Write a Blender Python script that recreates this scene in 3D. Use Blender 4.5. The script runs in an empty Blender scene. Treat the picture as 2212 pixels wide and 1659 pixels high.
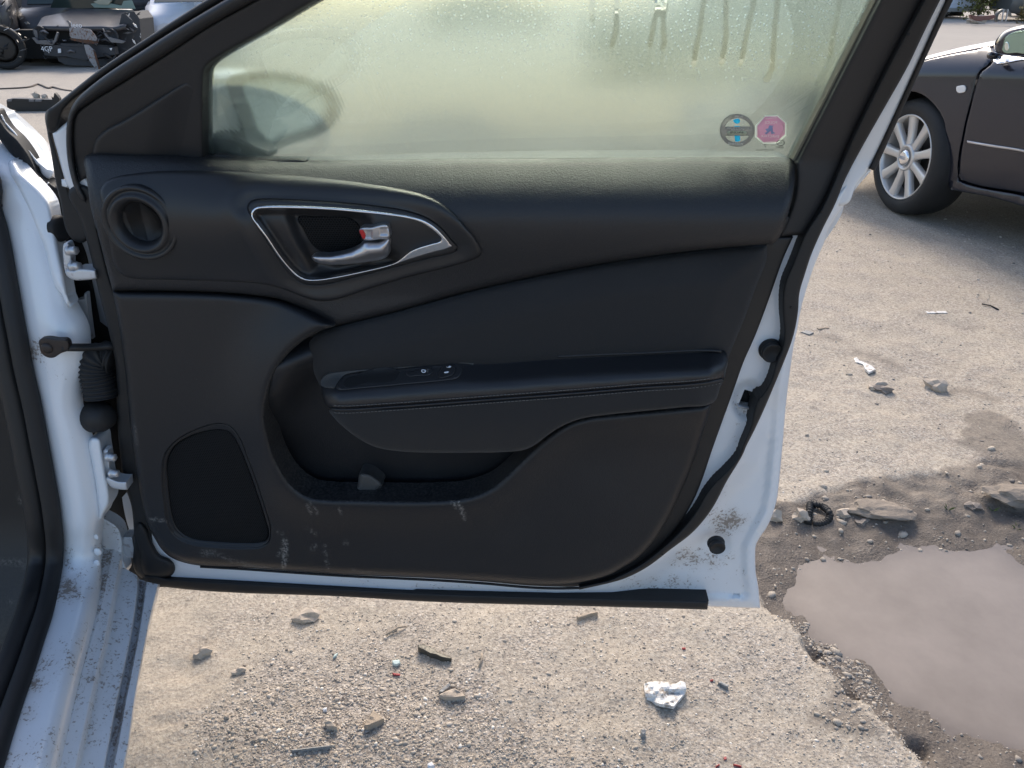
import bpy, math, random
import numpy as np
from mathutils import Vector, Matrix
from mathutils.geometry import delaunay_2d_cdt

random.seed(7); np.random.seed(7)
SC = bpy.context.scene
COL = SC.collection

# ------------------------------------------------------------------ camera
CAMH, PITCH, FPX = 1.25, math.radians(29.0), 1600.0
CX, CY, IW = 1106.0, 829.5, 2212.0
cam_d = bpy.data.cameras.new('camera'); cam = bpy.data.objects.new('camera', cam_d); COL.objects.link(cam)
cam.location = (0, 0, CAMH); cam.rotation_euler = (math.radians(90) - PITCH, 0, 0)
cam_d.sensor_width = 36.0; cam_d.lens = 36.0 * FPX / IW
cam_d.clip_start = 0.02; cam_d.clip_end = 600
SC.camera = cam

# ------------------------------------------------------------------ sky and sun
SUN_AZ, SUN_EL = math.radians(2.0), math.radians(40.0)     # azimuth from +Y towards +X
w = bpy.data.worlds.new('World'); SC.world = w; w.use_nodes = True
nt = w.node_tree; bg = nt.nodes['Background']
sky = nt.nodes.new('ShaderNodeTexSky'); sky.sky_type = 'NISHITA'; sky.sun_disc = False
sky.sun_elevation = SUN_EL; sky.sun_rotation = SUN_AZ
sky.air_density = 1.0; sky.dust_density = 2.5; sky.ozone_density = 1.0
nt.links.new(sky.outputs[0], bg.inputs[0]); bg.inputs[1].default_value = 0.15
sun_d = bpy.data.lights.new('sun', 'SUN'); sun = bpy.data.objects.new('sun', sun_d); COL.objects.link(sun)
sun_d.energy = 1.6; sun_d.angle = math.radians(18.0); sun_d.color = (1.0, 0.89, 0.76)
sdir = Vector((math.sin(SUN_AZ) * math.cos(SUN_EL), math.cos(SUN_AZ) * math.cos(SUN_EL), math.sin(SUN_EL)))
sun.rotation_euler = (-sdir).to_track_quat('-Z', 'Y').to_euler()
SC.view_settings.view_transform = 'Standard'; SC.view_settings.look = 'None'
SC.view_settings.gamma = 1.0; SC.view_settings.exposure = 0.85
SC.cycles.use_denoising = True
SC.cycles.max_bounces = 8; SC.cycles.diffuse_bounces = 3; SC.cycles.glossy_bounces = 3; SC.cycles.transmission_bounces = 6; SC.cycles.transparent_max_bounces = 8
SC.cycles.use_adaptive_sampling = True; SC.cycles.adaptive_threshold = 0.02
SC.cycles.sample_clamp_indirect = 6.0

# ------------------------------------------------------------------ geometry of the view
C0 = np.array([0.0, 0.0, CAMH])
FW = np.array([0, math.cos(PITCH), -math.sin(PITCH)]); RT = np.array([1.0, 0, 0]); UP = np.array([0, math.sin(PITCH), math.cos(PITCH)])

class Plane:
    def __init__(s, p0, n):
        s.p0 = np.array(p0, float); s.n = np.array(n, float) / np.linalg.norm(n)
    def at(s, x, y, wv=0.0):
        x = np.asarray(x, float); y = np.asarray(y, float)
        d = FW + ((x - CX) / FPX)[..., None] * RT + ((CY - y) / FPX)[..., None] * UP
        t = ((s.p0 - C0) @ s.n + wv) / (d @ s.n)
        return C0 + d * np.asarray(t)[..., None]
YAW = math.radians(2.5)
DOOR = Plane((0, 0.96, 0), (-math.sin(YAW), -math.cos(YAW), 0))
def yplane(Y): return Plane((0, Y, 0), (0, -1, 0))
def zplane(z): return Plane((0, 0, z), (0, 0, 1))
def G(x, y, z=0.0): return zplane(z).at(np.array(float(x)), np.array(float(y)))
def V(x, y, Y): return yplane(Y).at(np.array(float(x)), np.array(float(y)))
def DP(x, y, wv=0.0): return DOOR.at(np.array(float(x)), np.array(float(y)), wv)
def proj(P):
    P = np.asarray(P, float) - C0; z = P @ FW
    return (CX + FPX * (P @ RT) / z, CY - FPX * (P @ UP) / z)
ZONES = {'Z1': (0, 0, .2480), 'Z2': (3000, 0, .3307), 'Z3': (0, 600, .2646), 'Z4': (0, 1300, .3308), 'Z5': (0, 2000, .3387),
         'Z6': (2600, 900, .2976), 'Z7': (2400, 1700, .2646), 'Z8': (3000, 1500, .5042), 'Y1': (300, 550, .4216), 'Y2': (1100, 1250, .4588),
         'Y3': (450, 1500, .3100), 'Y4': (700, 0, .3472), 'Y5': (2000, 0, .3720), 'Y6': (500, 2200, .3720), 'Y7': (1900, 2250, .3472),
         'Y8': (2800, 420, .0868), 'W1': (0, 0, .20337), 'W2': (3680, 0, .09257), 'W3': (1250, 1350, .17361), 'W4': (3000, 1200, .3307),
         'W5': (900, 750, .26041)}
def T(zone, *pts):
    x0, y0, k = ZONES[zone]; x0 /= 1.82279; y0 /= 1.82279
    return [(x0 + k * p[0], y0 + k * p[1]) + tuple(p[2:]) for p in pts]

def curve(pts, closed=True, step=5.0):
    """smooth curve through points; a third element marks a sharp corner"""
    P = [np.array(p[:2], float) for p in pts]; sharp = [len(p) > 2 for p in pts]
    n = len(P); T_ = []
    for i in range(n):
        a = P[i - 1] if (closed or i > 0) else P[i]; b = P[(i + 1) % n] if (closed or i < n - 1) else P[i]
        d1 = P[i] - a; d2 = b - P[i]; l1 = np.linalg.norm(d1) + 1e-9; l2 = np.linalg.norm(d2) + 1e-9
        t = d1 / l1 + d2 / l2; t = t / (np.linalg.norm(t) + 1e-9)
        T_.append(np.zeros(2) if sharp[i] else t)
    out = []
    for i in range(n if closed else n - 1):
        j = (i + 1) % n; L = np.linalg.norm(P[j] - P[i]); m = max(1, int(round(L / step)))
        for k in range(m):
            t = k / m; t2 = t * t; t3 = t2 * t
            out.append((2*t3-3*t2+1) * P[i] + (t3-2*t2+t) * T_[i] * L + (-2*t3+3*t2) * P[j] + (t3-t2) * T_[j] * L)
    if not closed: out.append(P[-1])
    return np.array(out)

def sdist(X, Y, poly, closed=True):
    """distance to a polyline (positive), vectorised"""
    X = np.asarray(X, float); Y = np.asarray(Y, float)
    best = np.full(X.shape, 1e9)
    n = len(poly)
    for i in range(n if closed else n - 1):
        a = poly[i]; b = poly[(i + 1) % n]; d = b - a; L2 = d @ d + 1e-12
        t = np.clip(((X - a[0]) * d[0] + (Y - a[1]) * d[1]) / L2, 0, 1)
        best = np.minimum(best, (X - a[0] - t * d[0])**2 + (Y - a[1] - t * d[1])**2)
    return np.sqrt(best)
def inside(X, Y, poly):
    X = np.asarray(X, float); Y = np.asarray(Y, float); shp = X.shape; X = X.ravel(); Y = Y.ravel()
    o = np.argsort(Y, kind='stable'); xs = X[o]; ysr = Y[o]; r = np.zeros(len(o), bool); n = len(poly)
    for i in range(n):
        a = poly[i]; b = poly[(i + 1) % n]
        if a[1] == b[1]: continue
        lo, hi = (a[1], b[1]) if a[1] < b[1] else (b[1], a[1])
        i0 = np.searchsorted(ysr, lo, 'left'); i1 = np.searchsorted(ysr, hi, 'left')
        if i0 < i1: r[i0:i1] ^= xs[i0:i1] < (b[0] - a[0]) * (ysr[i0:i1] - a[1]) / (b[1] - a[1]) + a[0]
    out = np.zeros(len(o), bool); out[o] = r; return out.reshape(shp)
def sstep(a, b, x):
    t = np.clip((np.asarray(x, float) - a) / (b - a), 0, 1); return t * t * (3 - 2 * t)
def vnoise(x, y, seed=0):
    xi = np.floor(x).astype(np.int64); yi = np.floor(y).astype(np.int64); fx = x - xi; fy = y - yi
    def h(a, b):
        v = (a * 374761393 + b * 668265263 + seed * 982451653) & 0x7fffffff
        v = ((v ^ (v >> 13)) * 1274126177) & 0x7fffffff
        return ((v ^ (v >> 16)) & 0xffff) / 65535.0
    u = fx * fx * (3 - 2 * fx); v = fy * fy * (3 - 2 * fy)
    return (h(xi, yi) * (1-u) + h(xi+1, yi) * u) * (1-v) + (h(xi, yi+1) * (1-u) + h(xi+1, yi+1) * u) * v
def fbm(x, y, oct=4, seed=0):
    s = 0; a = .5; tot = 0
    for k in range(oct):
        s = s + a * vnoise(x * 2**k, y * 2**k, seed + k * 17); tot += a; a *= .5
    return s / tot

# ------------------------------------------------------------------ object helpers
def link(name, me, mat=None, parent=None):
    o = bpy.data.objects.new(name, me); COL.objects.link(o)
    if mat is not None and me is not None and not me.materials: me.materials.append(mat)
    if parent is not None: o.parent = parent
    return o
def mesh(name, verts, faces, mat, parent=None, smooth=True, attrs=None):
    me = bpy.data.meshes.new(name); me.from_pydata([tuple(v) for v in verts], [], [tuple(int(i) for i in f) for f in faces]); me.update()
    if smooth: me.polygons.foreach_set('use_smooth', [True] * len(me.polygons))
    for k, v in (attrs or {}).items():
        a = me.attributes.new(k, 'FLOAT', 'POINT'); a.data.foreach_set('value', np.asarray(v, np.float32))
    return link(name, me, mat, parent)
def empty(name, loc=(0, 0, 0)):
    o = bpy.data.objects.new(name, None); COL.objects.link(o); o.location = loc; o.empty_display_size = .1; return o
def tag(o, label=None, cat=None, group=None, kind=None):
    if label: o['label'] = label
    if cat: o['category'] = cat
    if group: o['group'] = group
    if kind: o['kind'] = kind
    return o

def panel(name, outline, wf, mat, parent, plane=DOOR, bev=0.0, bd=0.0, thick=.004, grid=10.0, holes=(), step=5.0, attrs=None, smooth=True, hbev=True):
    """a sheet with a traced outline on a plane, raised by wf(x, y), its edge rounded over bev px by bd m and turned back by thick m"""
    loops = [curve(outline, True, step)] + [curve(h, True, step) for h in holes]
    pts = []; edges = []
    for lp in loops:
        s = len(pts); pts += [tuple(p) for p in lp]; n = len(lp)
        edges += [(s + i, s + (i + 1) % n) for i in range(n)]
    extra = []; dl = [lp[::2] if len(lp) > 120 else lp for lp in loops]
    def dist(X, Y):
        d = sdist(X, Y, dl[0])
        if hbev:
            for lp in dl[1:]: d = np.minimum(d, sdist(X, Y, lp))
        return d
    def dist_all(X, Y):
        d = sdist(X, Y, dl[0])
        for lp in dl[1:]: d = np.minimum(d, sdist(X, Y, lp))
        return d
    def isin(X, Y):
        r = inside(X, Y, loops[0])
        for lp in loops[1:]: r &= ~inside(X, Y, lp)
        return r
    rings = [f * bev for f in (.12, .3, .6, 1.0)] if bev > 0 else []
    for r in rings:
        for lp in loops:
            d = np.roll(lp, -1, 0) - np.roll(lp, 1, 0); d /= (np.linalg.norm(d, axis=1)[:, None] + 1e-9)
            for sgn in (1, -1):
                q = lp + sgn * r * np.stack([-d[:, 1], d[:, 0]], 1)
                ok = isin(q[:, 0], q[:, 1]) & (dist_all(q[:, 0], q[:, 1]) > r * .9)
                extra += [tuple(p) for p in q[ok]]
    x0, y0 = loops[0].min(0); x1, y1 = loops[0].max(0)
    gx, gy = np.meshgrid(np.arange(x0 + grid / 2, x1, grid), np.arange(y0 + grid / 2, y1, grid))
    gx = gx.ravel() + (np.arange(gx.size) // gx.shape[1] % 2) * grid * .5; gy = gy.ravel()
    ok = isin(gx, gy); gx = gx[ok]; gy = gy[ok]
    if len(gx):
        ok = dist_all(gx, gy) > max(bev * 1.12, grid * .45); extra += list(zip(gx[ok], gy[ok]))
    allp = pts + extra
    S = .01
    vo, _, fo, *_ = delaunay_2d_cdt([Vector((p[0] * S, p[1] * S)) for p in allp], edges, [], 1, 1e-6)
    q = np.array([(v[0] / S, v[1] / S) for v in vo]); X, Y = q[:, 0], q[:, 1]
    wv = wf(X, Y) if callable(wf) else np.full(X.shape, float(wf))
    if bev > 0:
        t = np.clip(dist(X, Y) / bev, 0, 1); wv = wv - bd * (1 - np.sqrt(np.clip(1 - (1 - t)**2, 0, 1)))
    P = plane.at(X, Y, wv)
    cen = q[np.array(fo)].mean(1); okf = isin(cen[:, 0], cen[:, 1])
    F = [tuple(f) for f, k_ in zip(fo, okf) if k_]
    nrm = np.zeros(3)
    for f in F[:400]: nrm += np.cross(P[f[1]] - P[f[0]], P[f[2]] - P[f[0]])
    if nrm @ plane.n < 0: F = [f[::-1] for f in F]
    cnt = {}
    for f in F:
        for i in range(len(f)):
            a, b = f[i], f[(i + 1) % len(f)]; cnt[(a, b)] = cnt.get((a, b), 0) + 1
    bnd = [(a, b) for (a, b) in cnt if (b, a) not in cnt]
    verts = list(P); sk = {}
    if thick > 0:
        for a, b in bnd:
            for v in (a, b):
                if v not in sk: sk[v] = len(verts); verts.append(P[v] - plane.n * thick)
        F += [(b, a, sk[a], sk[b]) for a, b in bnd]
    at = {}; ski = np.array(list(sk), int)
    for k, fn in (attrs or {}).items():
        v = fn(X, Y); v = np.concatenate([v, v[ski] * (0.0 if k in ('dew', 'mist') else 1.0)]) if sk else v; at[k] = v
    return mesh(name, verts, F, mat, parent, smooth, at)

def strip(name, left, right, wf, mat, parent, **kw):
    return panel(name, list(left) + list(right)[::-1], wf, mat, parent, **kw)

def tube(name, pts, r, mat, parent=None, seg=10, ripple=None, flat=1.0, up=None, cap=True):
    pts = [np.array(p, float) for p in pts]; n = len(pts); V_ = []; F = []
    t0 = pts[1] - pts[0]; t0 = t0 / np.linalg.norm(t0)
    u = np.array(up, float) if up is not None else (np.array([0, 0, 1.]) if abs(t0[2]) < .9 else np.array([1., 0, 0]))
    for i in range(n):
        t = pts[min(i + 1, n - 1)] - pts[max(i - 1, 0)]; t /= np.linalg.norm(t) + 1e-12
        u = u - t * (u @ t); u /= np.linalg.norm(u) + 1e-12; b = np.cross(t, u)
        rr = (r(i / (n - 1)) if callable(r) else r) * (ripple(i) if ripple else 1)
        for k in range(seg):
            a = 2 * math.pi * k / seg; V_.append(pts[i] + (b * math.cos(a) + u * math.sin(a) * flat) * rr)
    for i in range(n - 1):
        for k in range(seg):
            F.append((i*seg + k, i*seg + (k+1) % seg, (i+1)*seg + (k+1) % seg, (i+1)*seg + k))
    if cap: F.append(tuple(range(seg))[::-1]); F.append(tuple(range((n-1)*seg, n*seg)))
    return mesh(name, V_, F, mat, parent)
def spath(P, step):
    """dense smooth 3-D path"""
    P = [np.array(p, float) for p in P]; out = []
    for i in range(len(P) - 1):
        p0 = P[max(i-1, 0)]; p1 = P[i]; p2 = P[i+1]; p3 = P[min(i+2, len(P)-1)]
        m = max(1, int(np.linalg.norm(p2 - p1) / step))
        for k in range(m):
            t = k / m; out.append(.5 * ((2*p1) + (p2-p0)*t + (2*p0-5*p1+4*p2-p3)*t*t + (3*p1-p0-3*p2+p3)*t**3))
    out.append(P[-1]); return out
def surf(name, rows, mat, parent=None, thick=0.0, smooth=True, attrs=None):
    rows = np.array(rows, float); n, m = rows.shape[:2]; Vv = rows.reshape(-1, 3)
    F = [(i*m + j, i*m + j + 1, (i+1)*m + j + 1, (i+1)*m + j) for i in range(n-1) for j in range(m-1)]
    o = mesh(name, Vv, F, mat, parent, smooth, attrs)
    if thick:
        md = o.modifiers.new('s', 'SOLIDIFY'); md.thickness = thick; md.offset = 0
    return o
def lathe(name, prof, o, axis, mat, parent=None, seg=32, up=(0, 0, 1)):
    """prof: (radius, offset along axis)"""
    o = np.array(o, float); a = np.array(axis, float); a = a / np.linalg.norm(a); u = np.array(up, float); u = u - a * (u @ a); u /= np.linalg.norm(u); b = np.cross(a, u)
    V_ = []; F = []; n = len(prof)
    for r, h in prof:
        for k in range(seg):
            an = 2 * math.pi * k / seg; V_.append(o + a * h + (u * math.cos(an) + b * math.sin(an)) * r)
    for i in range(n - 1):
        for k in range(seg):
            F.append((i*seg + k, i*seg + (k+1) % seg, (i+1)*seg + (k+1) % seg, (i+1)*seg + k))
    F.append(tuple(range(seg))[::-1]); F.append(tuple(range((n-1)*seg, n*seg)))
    return mesh(name, V_, F, mat, parent)
def prism(name, base, depth, mat, parent=None, bevel=0.0, smooth=False):
    """a polygon of 3-D points extruded by a vector, edges bevelled"""
    base = [np.array(p, float) for p in base]; d = np.array(depth, float); n = len(base)
    F = [tuple(range(n)), tuple(range(n, 2*n))[::-1]] + [(i, n + i, n + (i+1) % n, (i+1) % n) for i in range(n)]
    o = mesh(name, base + [p + d for p in base], F, mat, parent, smooth)
    me = o.data; import bmesh
    bm = bmesh.new(); bm.from_mesh(me); bmesh.ops.recalc_face_normals(bm, faces=bm.faces)
    if bevel > 0: bmesh.ops.bevel(bm, geom=bm.edges[:], offset=bevel, segments=2, affect='EDGES', clamp_overlap=True)
    bm.to_mesh(me); bm.free()
    return o
def box(name, c, s, mat, parent=None, rotz=0, bevel=.004, tilt=(0, 0)):
    R = Matrix.Rotation(rotz, 3, 'Z') @ Matrix.Rotation(tilt[0], 3, 'X') @ Matrix.Rotation(tilt[1], 3, 'Y')
    hx, hy, hz = s[0]/2, s[1]/2, s[2]/2
    b = [Vector((x, y, -hz)) for x, y in ((-hx, -hy), (hx, -hy), (hx, hy), (-hx, hy))]
    cc = Vector(c)
    return prism(name, [cc + R @ v for v in b], R @ Vector((0, 0, 2*hz)), mat, parent, bevel)
def stone(name, c, s, mat, parent=None, seed=0, sub=2, rough=.35):
    import bmesh
    rs = random.Random(seed); bm = bmesh.new(); bmesh.ops.create_icosphere(bm, subdivisions=sub, radius=1)
    ph = [rs.uniform(0, 9) for _ in range(6)]
    for v in bm.verts:
        n = v.co.normalized(); k = 1 + rough * (math.sin(2.3*n.x + ph[0]) * math.cos(2.9*n.y + ph[1]) + .5 * math.sin(5*n.z + 4*n.x + ph[2]) + .35 * math.sin(9*n.y + ph[3]))
        v.co = n * k
        v.co.x *= s[0]; v.co.y *= s[1]; v.co.z *= s[2]
        v.co += Vector(c)
    me = bpy.data.meshes.new(name); bm.to_mesh(me); bm.free()
    return link(name, me, mat, parent)
def text_mesh(name, s, mat, parent, P, du, dv, size, mirror=False, align='CENTER', nrm=None, eps=0):
    cu = bpy.data.curves.new('t', 'FONT'); cu.body = s; cu.size = 1; cu.align_x = align; cu.align_y = 'CENTER'; cu.resolution_u = 3
    o = bpy.data.objects.new('t', cu); COL.objects.link(o); bpy.context.view_layer.update()
    me = bpy.data.meshes.new_from_object(o.evaluated_get(bpy.context.evaluated_depsgraph_get()))
    bpy.data.objects.remove(o); bpy.data.curves.remove(cu)
    P = np.array(P, float); du = np.array(du, float); dv = np.array(dv, float); n = np.cross(du, dv); n /= np.linalg.norm(n)
    vs = [P + n * eps + du * (v.co.x * size * (-1 if mirror else 1)) + dv * v.co.y * size for v in me.vertices]
    fs = [tuple(p.vertices) for p in me.polygons]; bpy.data.meshes.remove(me)
    if mirror: fs = [f[::-1] for f in fs]
    return mesh(name, vs, fs, mat, parent, False)

# ------------------------------------------------------------------ materials
def mat(name, base=(.5, .5, .5), rough=.5, metal=0.0, spec=.5, coat=0.0, coat_r=.1):
    m = bpy.data.materials.new(name); m.use_nodes = True; n = m.node_tree.nodes; b = n['Principled BSDF']
    b.inputs['Base Color'].default_value = (*base, 1); b.inputs['Roughness'].default_value = rough
    b.inputs['Metallic'].default_value = metal; b.inputs['Specular IOR Level'].default_value = spec
    b.inputs['Coat Weight'].default_value = coat; b.inputs['Coat Roughness'].default_value = coat_r
    return m
class NB:
    def __init__(s, m): s.t = m.node_tree; s.b = s.t.nodes['Principled BSDF']; s.co = None
    def new(s, k, **kw):
        n = s.t.nodes.new(k)
        for a, v in kw.items(): setattr(n, a, v)
        return n
    def l(s, a, b): s.t.links.new(a, b)
    def obj(s):
        if s.co is None: s.co = s.new('ShaderNodeTexCoord').outputs['Object']
        return s.co
    def noise(s, scale, detail=4, rough=.55, dist=0, vec=None, stretch=None):
        n = s.new('ShaderNodeTexNoise'); n.inputs['Scale'].default_value = scale; n.inputs['Detail'].default_value = detail
        n.inputs['Roughness'].default_value = rough; n.inputs['Distortion'].default_value = dist
        v = vec or s.obj()
        if stretch:
            mp = s.new('ShaderNodeMapping'); mp.inputs['Scale'].default_value = stretch; s.l(v, mp.inputs[0]); v = mp.outputs[0]
        s.l(v, n.inputs['Vector']); return n.outputs['Fac']
    def vor(s, scale, feature='F1', vec=None, rnd=1.0):
        n = s.new('ShaderNodeTexVoronoi', feature=feature); n.inputs['Scale'].default_value = scale; n.inputs['Randomness'].default_value = rnd
        s.l(vec or s.obj(), n.inputs['Vector']); return n
    def ramp(s, f, stops):
        n = s.new('ShaderNodeValToRGB'); e = n.color_ramp.elements
        while len(e) < len(stops): e.new(.5)
        for i, (p, c) in enumerate(stops): e[i].position = p; e[i].color = c if len(c) == 4 else (*c, 1)
        s.l(f, n.inputs[0]); return n.outputs[0]
    def math(s, op, a, b=None, clamp=False):
        n = s.new('ShaderNodeMath', operation=op, use_clamp=clamp)
        for i, v in enumerate((a, b)):
            if v is None: continue
            if isinstance(v, (int, float)): n.inputs[i].default_value = v
            else: s.l(v, n.inputs[i])
        return n.outputs[0]
    def mix(s, f, a, b):
        n = s.new('ShaderNodeMix', data_type='RGBA')
        if isinstance(f, (int, float)): n.inputs[0].default_value = f
        else: s.l(f, n.inputs[0])
        for i, v in ((6, a), (7, b)):
            if isinstance(v, tuple): n.inputs[i].default_value = (*v, 1) if len(v) == 3 else v
            else: s.l(v, n.inputs[i])
        return n.outputs[2]
    def attr(s, name):
        n = s.new('ShaderNodeAttribute', attribute_name=name); return n.outputs['Fac']
    def bump(s, h, strength=.3, dist=.001):
        n = s.new('ShaderNodeBump'); n.inputs['Strength'].default_value = strength; n.inputs['Distance'].default_value = dist
        s.l(h, n.inputs['Height']); 
        if s.b.inputs['Normal'].is_linked: s.l(s.b.inputs['Normal'].links[0].from_socket, n.inputs['Normal'])
        s.l(n.outputs[0], s.b.inputs['Normal']); return n
    def base(s, c): s.l(c, s.b.inputs['Base Color'])
    def rough(s, c): s.l(c, s.b.inputs['Roughness'])

def dark_trim(name, base, rough, grain=None, gstr=.25, dust=.012, sheen=0):
    m = mat(name, base, rough, spec=.45); b = NB(m)
    n1 = b.noise(9, 5); n2 = b.noise(420, 2)
    sc = b.attr('scuff'); brk = b.ramp(b.noise(260, 3, .7), [(.42, (0, 0, 0)), (.62, (1, 1, 1))])
    f = b.math('MULTIPLY', sc, brk, True)
    dusty = b.math('MULTIPLY', b.ramp(n1, [(.5, (0, 0, 0)), (.8, (1, 1, 1))]), dust * 6, True)
    c = b.mix(dusty, base, (base[0] + .03, base[1] + .03, base[2] + .028))
    specks = b.ramp(b.vor(90).outputs['Distance'], [(.0, (1, 1, 1)), (.045, (0, 0, 0))])
    gate = b.ramp(b.noise(22, 2), [(.56, (0, 0, 0)), (.62, (1, 1, 1))])
    c = b.mix(b.math('MULTIPLY', b.math('MULTIPLY', specks, gate), .5, True), c, (.25, .24, .22))
    c = b.mix(f, c, (.34, .32, .29)); b.base(c)
    r = b.math('ADD', b.math('MULTIPLY', n1, .18), rough - .09); r = b.math('ADD', r, b.math('MULTIPLY', f, .4)); b.rough(r)
    if grain: b.bump(b.noise(grain, 3, .6, 1.2), gstr, .0028)
    b.bump(n2, .08, .0006)
    if sheen: b.b.inputs['Sheen Weight'].default_value = sheen; b.b.inputs['Sheen Roughness'].default_value = .5
    return m
M = {}
M['leather'] = dark_trim('soft_touch_leather', (0.0175, 0.0182, 0.0203), .42, 380, .4)
M['hard'] = dark_trim('hard_grained_plastic', (0.0108, 0.0119, 0.0142), .45, 330, .22)
M['satin'] = dark_trim('satin_bezel_plastic', (0.0185, 0.0189, 0.0203), .42, None)
M['cloth'] = dark_trim('fabric_insert', (0.0125, 0.013, 0.0142), .8, 700, .3, sheen=.08)
M['pad'] = dark_trim('armrest_vinyl', (0.017, 0.0175, 0.0195), .36, 520, .12)
M['black'] = dark_trim('black_plastic', (0.013, 0.013, 0.0135), .5, 500, .1)
M['frame'] = dark_trim('frame_trim_plastic', (0.0195, 0.0197, 0.0208), .55, 600, .15)
M['rubber'] = dark_trim('black_rubber', (0.013, 0.013, 0.0135), .62, 160, .06)
M['grip'] = dark_trim('gloss_switch_black', (.026, .026, .027), .36, None)
M['stitch'] = mat('grey_thread', (.11, .11, .11), .8)
M['chrome'] = mat('satin_chrome', (.80, .81, .83), .2, 1.0)
M['chrome2'] = mat('satin_silver_paint', (.55, .55, .57), .3, .9)
M['steel'] = mat('galvanised_steel', (.55, .56, .58), .38, .7)
M['disc0'] = mat('dark_latch_steel', (.10, .10, .10), .4, .6)
M['red'] = mat('red_mark', (.45, .02, .02), .4)
M['icon'] = mat('white_print', (.75, .76, .78), .5)
M['greyicon'] = mat('grey_print', (.16, .16, .165), .6)
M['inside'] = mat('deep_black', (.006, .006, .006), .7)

def white_paint():
    m = mat('white_car_paint', (.72, .75, .78), .32, spec=.5, coat=.6, coat_r=.08); b = NB(m)
    d = b.attr('dirt')
    n = b.noise(230, 4, .7); n2 = b.noise(62, 5, .65); 
    thr = b.math('SUBTRACT', .645, b.math('MULTIPLY', d, .19))
    s = b.math('ADD', b.math('MULTIPLY', n, .62), b.math('MULTIPLY', n2, .38))
    k = b.math('MULTIPLY', b.math('SUBTRACT', s, thr), 22.0, True)
    k = b.math('MULTIPLY', k, b.math('MULTIPLY', d, 3.0, True), True)
    film = b.math('MULTIPLY', b.math('MULTIPLY', d, d), b.math('MULTIPLY', n2, 1.0), True)
    c = b.mix(film, (.72, .75, .78), (.42, .37, .31))
    c = b.mix(b.math('MULTIPLY', k, .78), c, (.19, .145, .11))
    tiny = b.ramp(b.vor(130).outputs['Distance'], [(.0, (1, 1, 1)), (.10, (0, 0, 0))])
    gate = b.ramp(b.noise(14, 3), [(.5, (0, 0, 0)), (.62, (1, 1, 1))])
    c = b.mix(b.math('MULTIPLY', b.math('MULTIPLY', tiny, gate), .55), c, (.2, .17, .15))
    b.base(c); b.rough(b.math('ADD', b.math('MULTIPLY', k, .4), .3)); b.bump(s, .05, .001)
    b.l(b.math('SUBTRACT', .6, b.math('MULTIPLY', k, .6), True), b.b.inputs['Coat Weight'])
    return m
M['white'] = white_paint()
def rusty(name, base, rust=.5, metal=0.3):
    m = mat(name, base, .6, metal); b = NB(m); n = b.noise(25, 6, .65)
    f = b.ramp(n, [(.62 - .35 * rust, (0, 0, 0)), (.72 - .2 * rust, (1, 1, 1))])
    r = b.mix(b.noise(90, 4), (.07, .035, .02), (.24, .10, .045))
    b.base(b.mix(f, base, r)); b.rough(b.math('ADD', b.math('MULTIPLY', f, .3), .5)); b.bump(n, .5, .003); return m
M['rust'] = rusty('rusted_steel', (.045, .035, .032), .6)
M['rust_plate'] = rusty('rust_edged_grey_plate', (.26, .26, .27), .35)
M['bracket'] = rusty('white_bracket_chipped', (.6, .62, .64), .18)

def grille_mat():
    m = mat('perforated_grille', (.006, .006, .007), .75, spec=.12); b = NB(m)
    mp = b.new('ShaderNodeMapping'); mp.inputs['Scale'].default_value = (1, 1, 1); mp.inputs['Rotation'].default_value = (0, math.radians(0), 0); b.l(b.obj(), mp.inputs[0])
    sx = b.new('ShaderNodeSeparateXYZ'); b.l(mp.outputs[0], sx.inputs[0])
    p = .0036
    def dots(ox, oz):
        fx = b.math('SUBTRACT', b.math('FRACT', b.math('ADD', b.math('DIVIDE', sx.outputs[0], p), ox)), .5)
        fz = b.math('SUBTRACT', b.math('FRACT', b.math('ADD', b.math('DIVIDE', sx.outputs[2], p * 1.6), oz)), .5)
        return b.math('ADD', b.math('MULTIPLY', fx, fx), b.math('MULTIPLY', b.math('MULTIPLY', fz, fz), 2.56))
    d = b.math('MINIMUM', dots(10, 10), dots(10.5, 10.5))
    h = b.ramp(d, [(.05, (0, 0, 0)), (.12, (1, 1, 1))])
    b.base(b.mix(h, (.001, .001, .001), (.016, .0165, .0175))); b.bump(h, .8, .0012); return m
M['grille'] = grille_mat()

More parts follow.
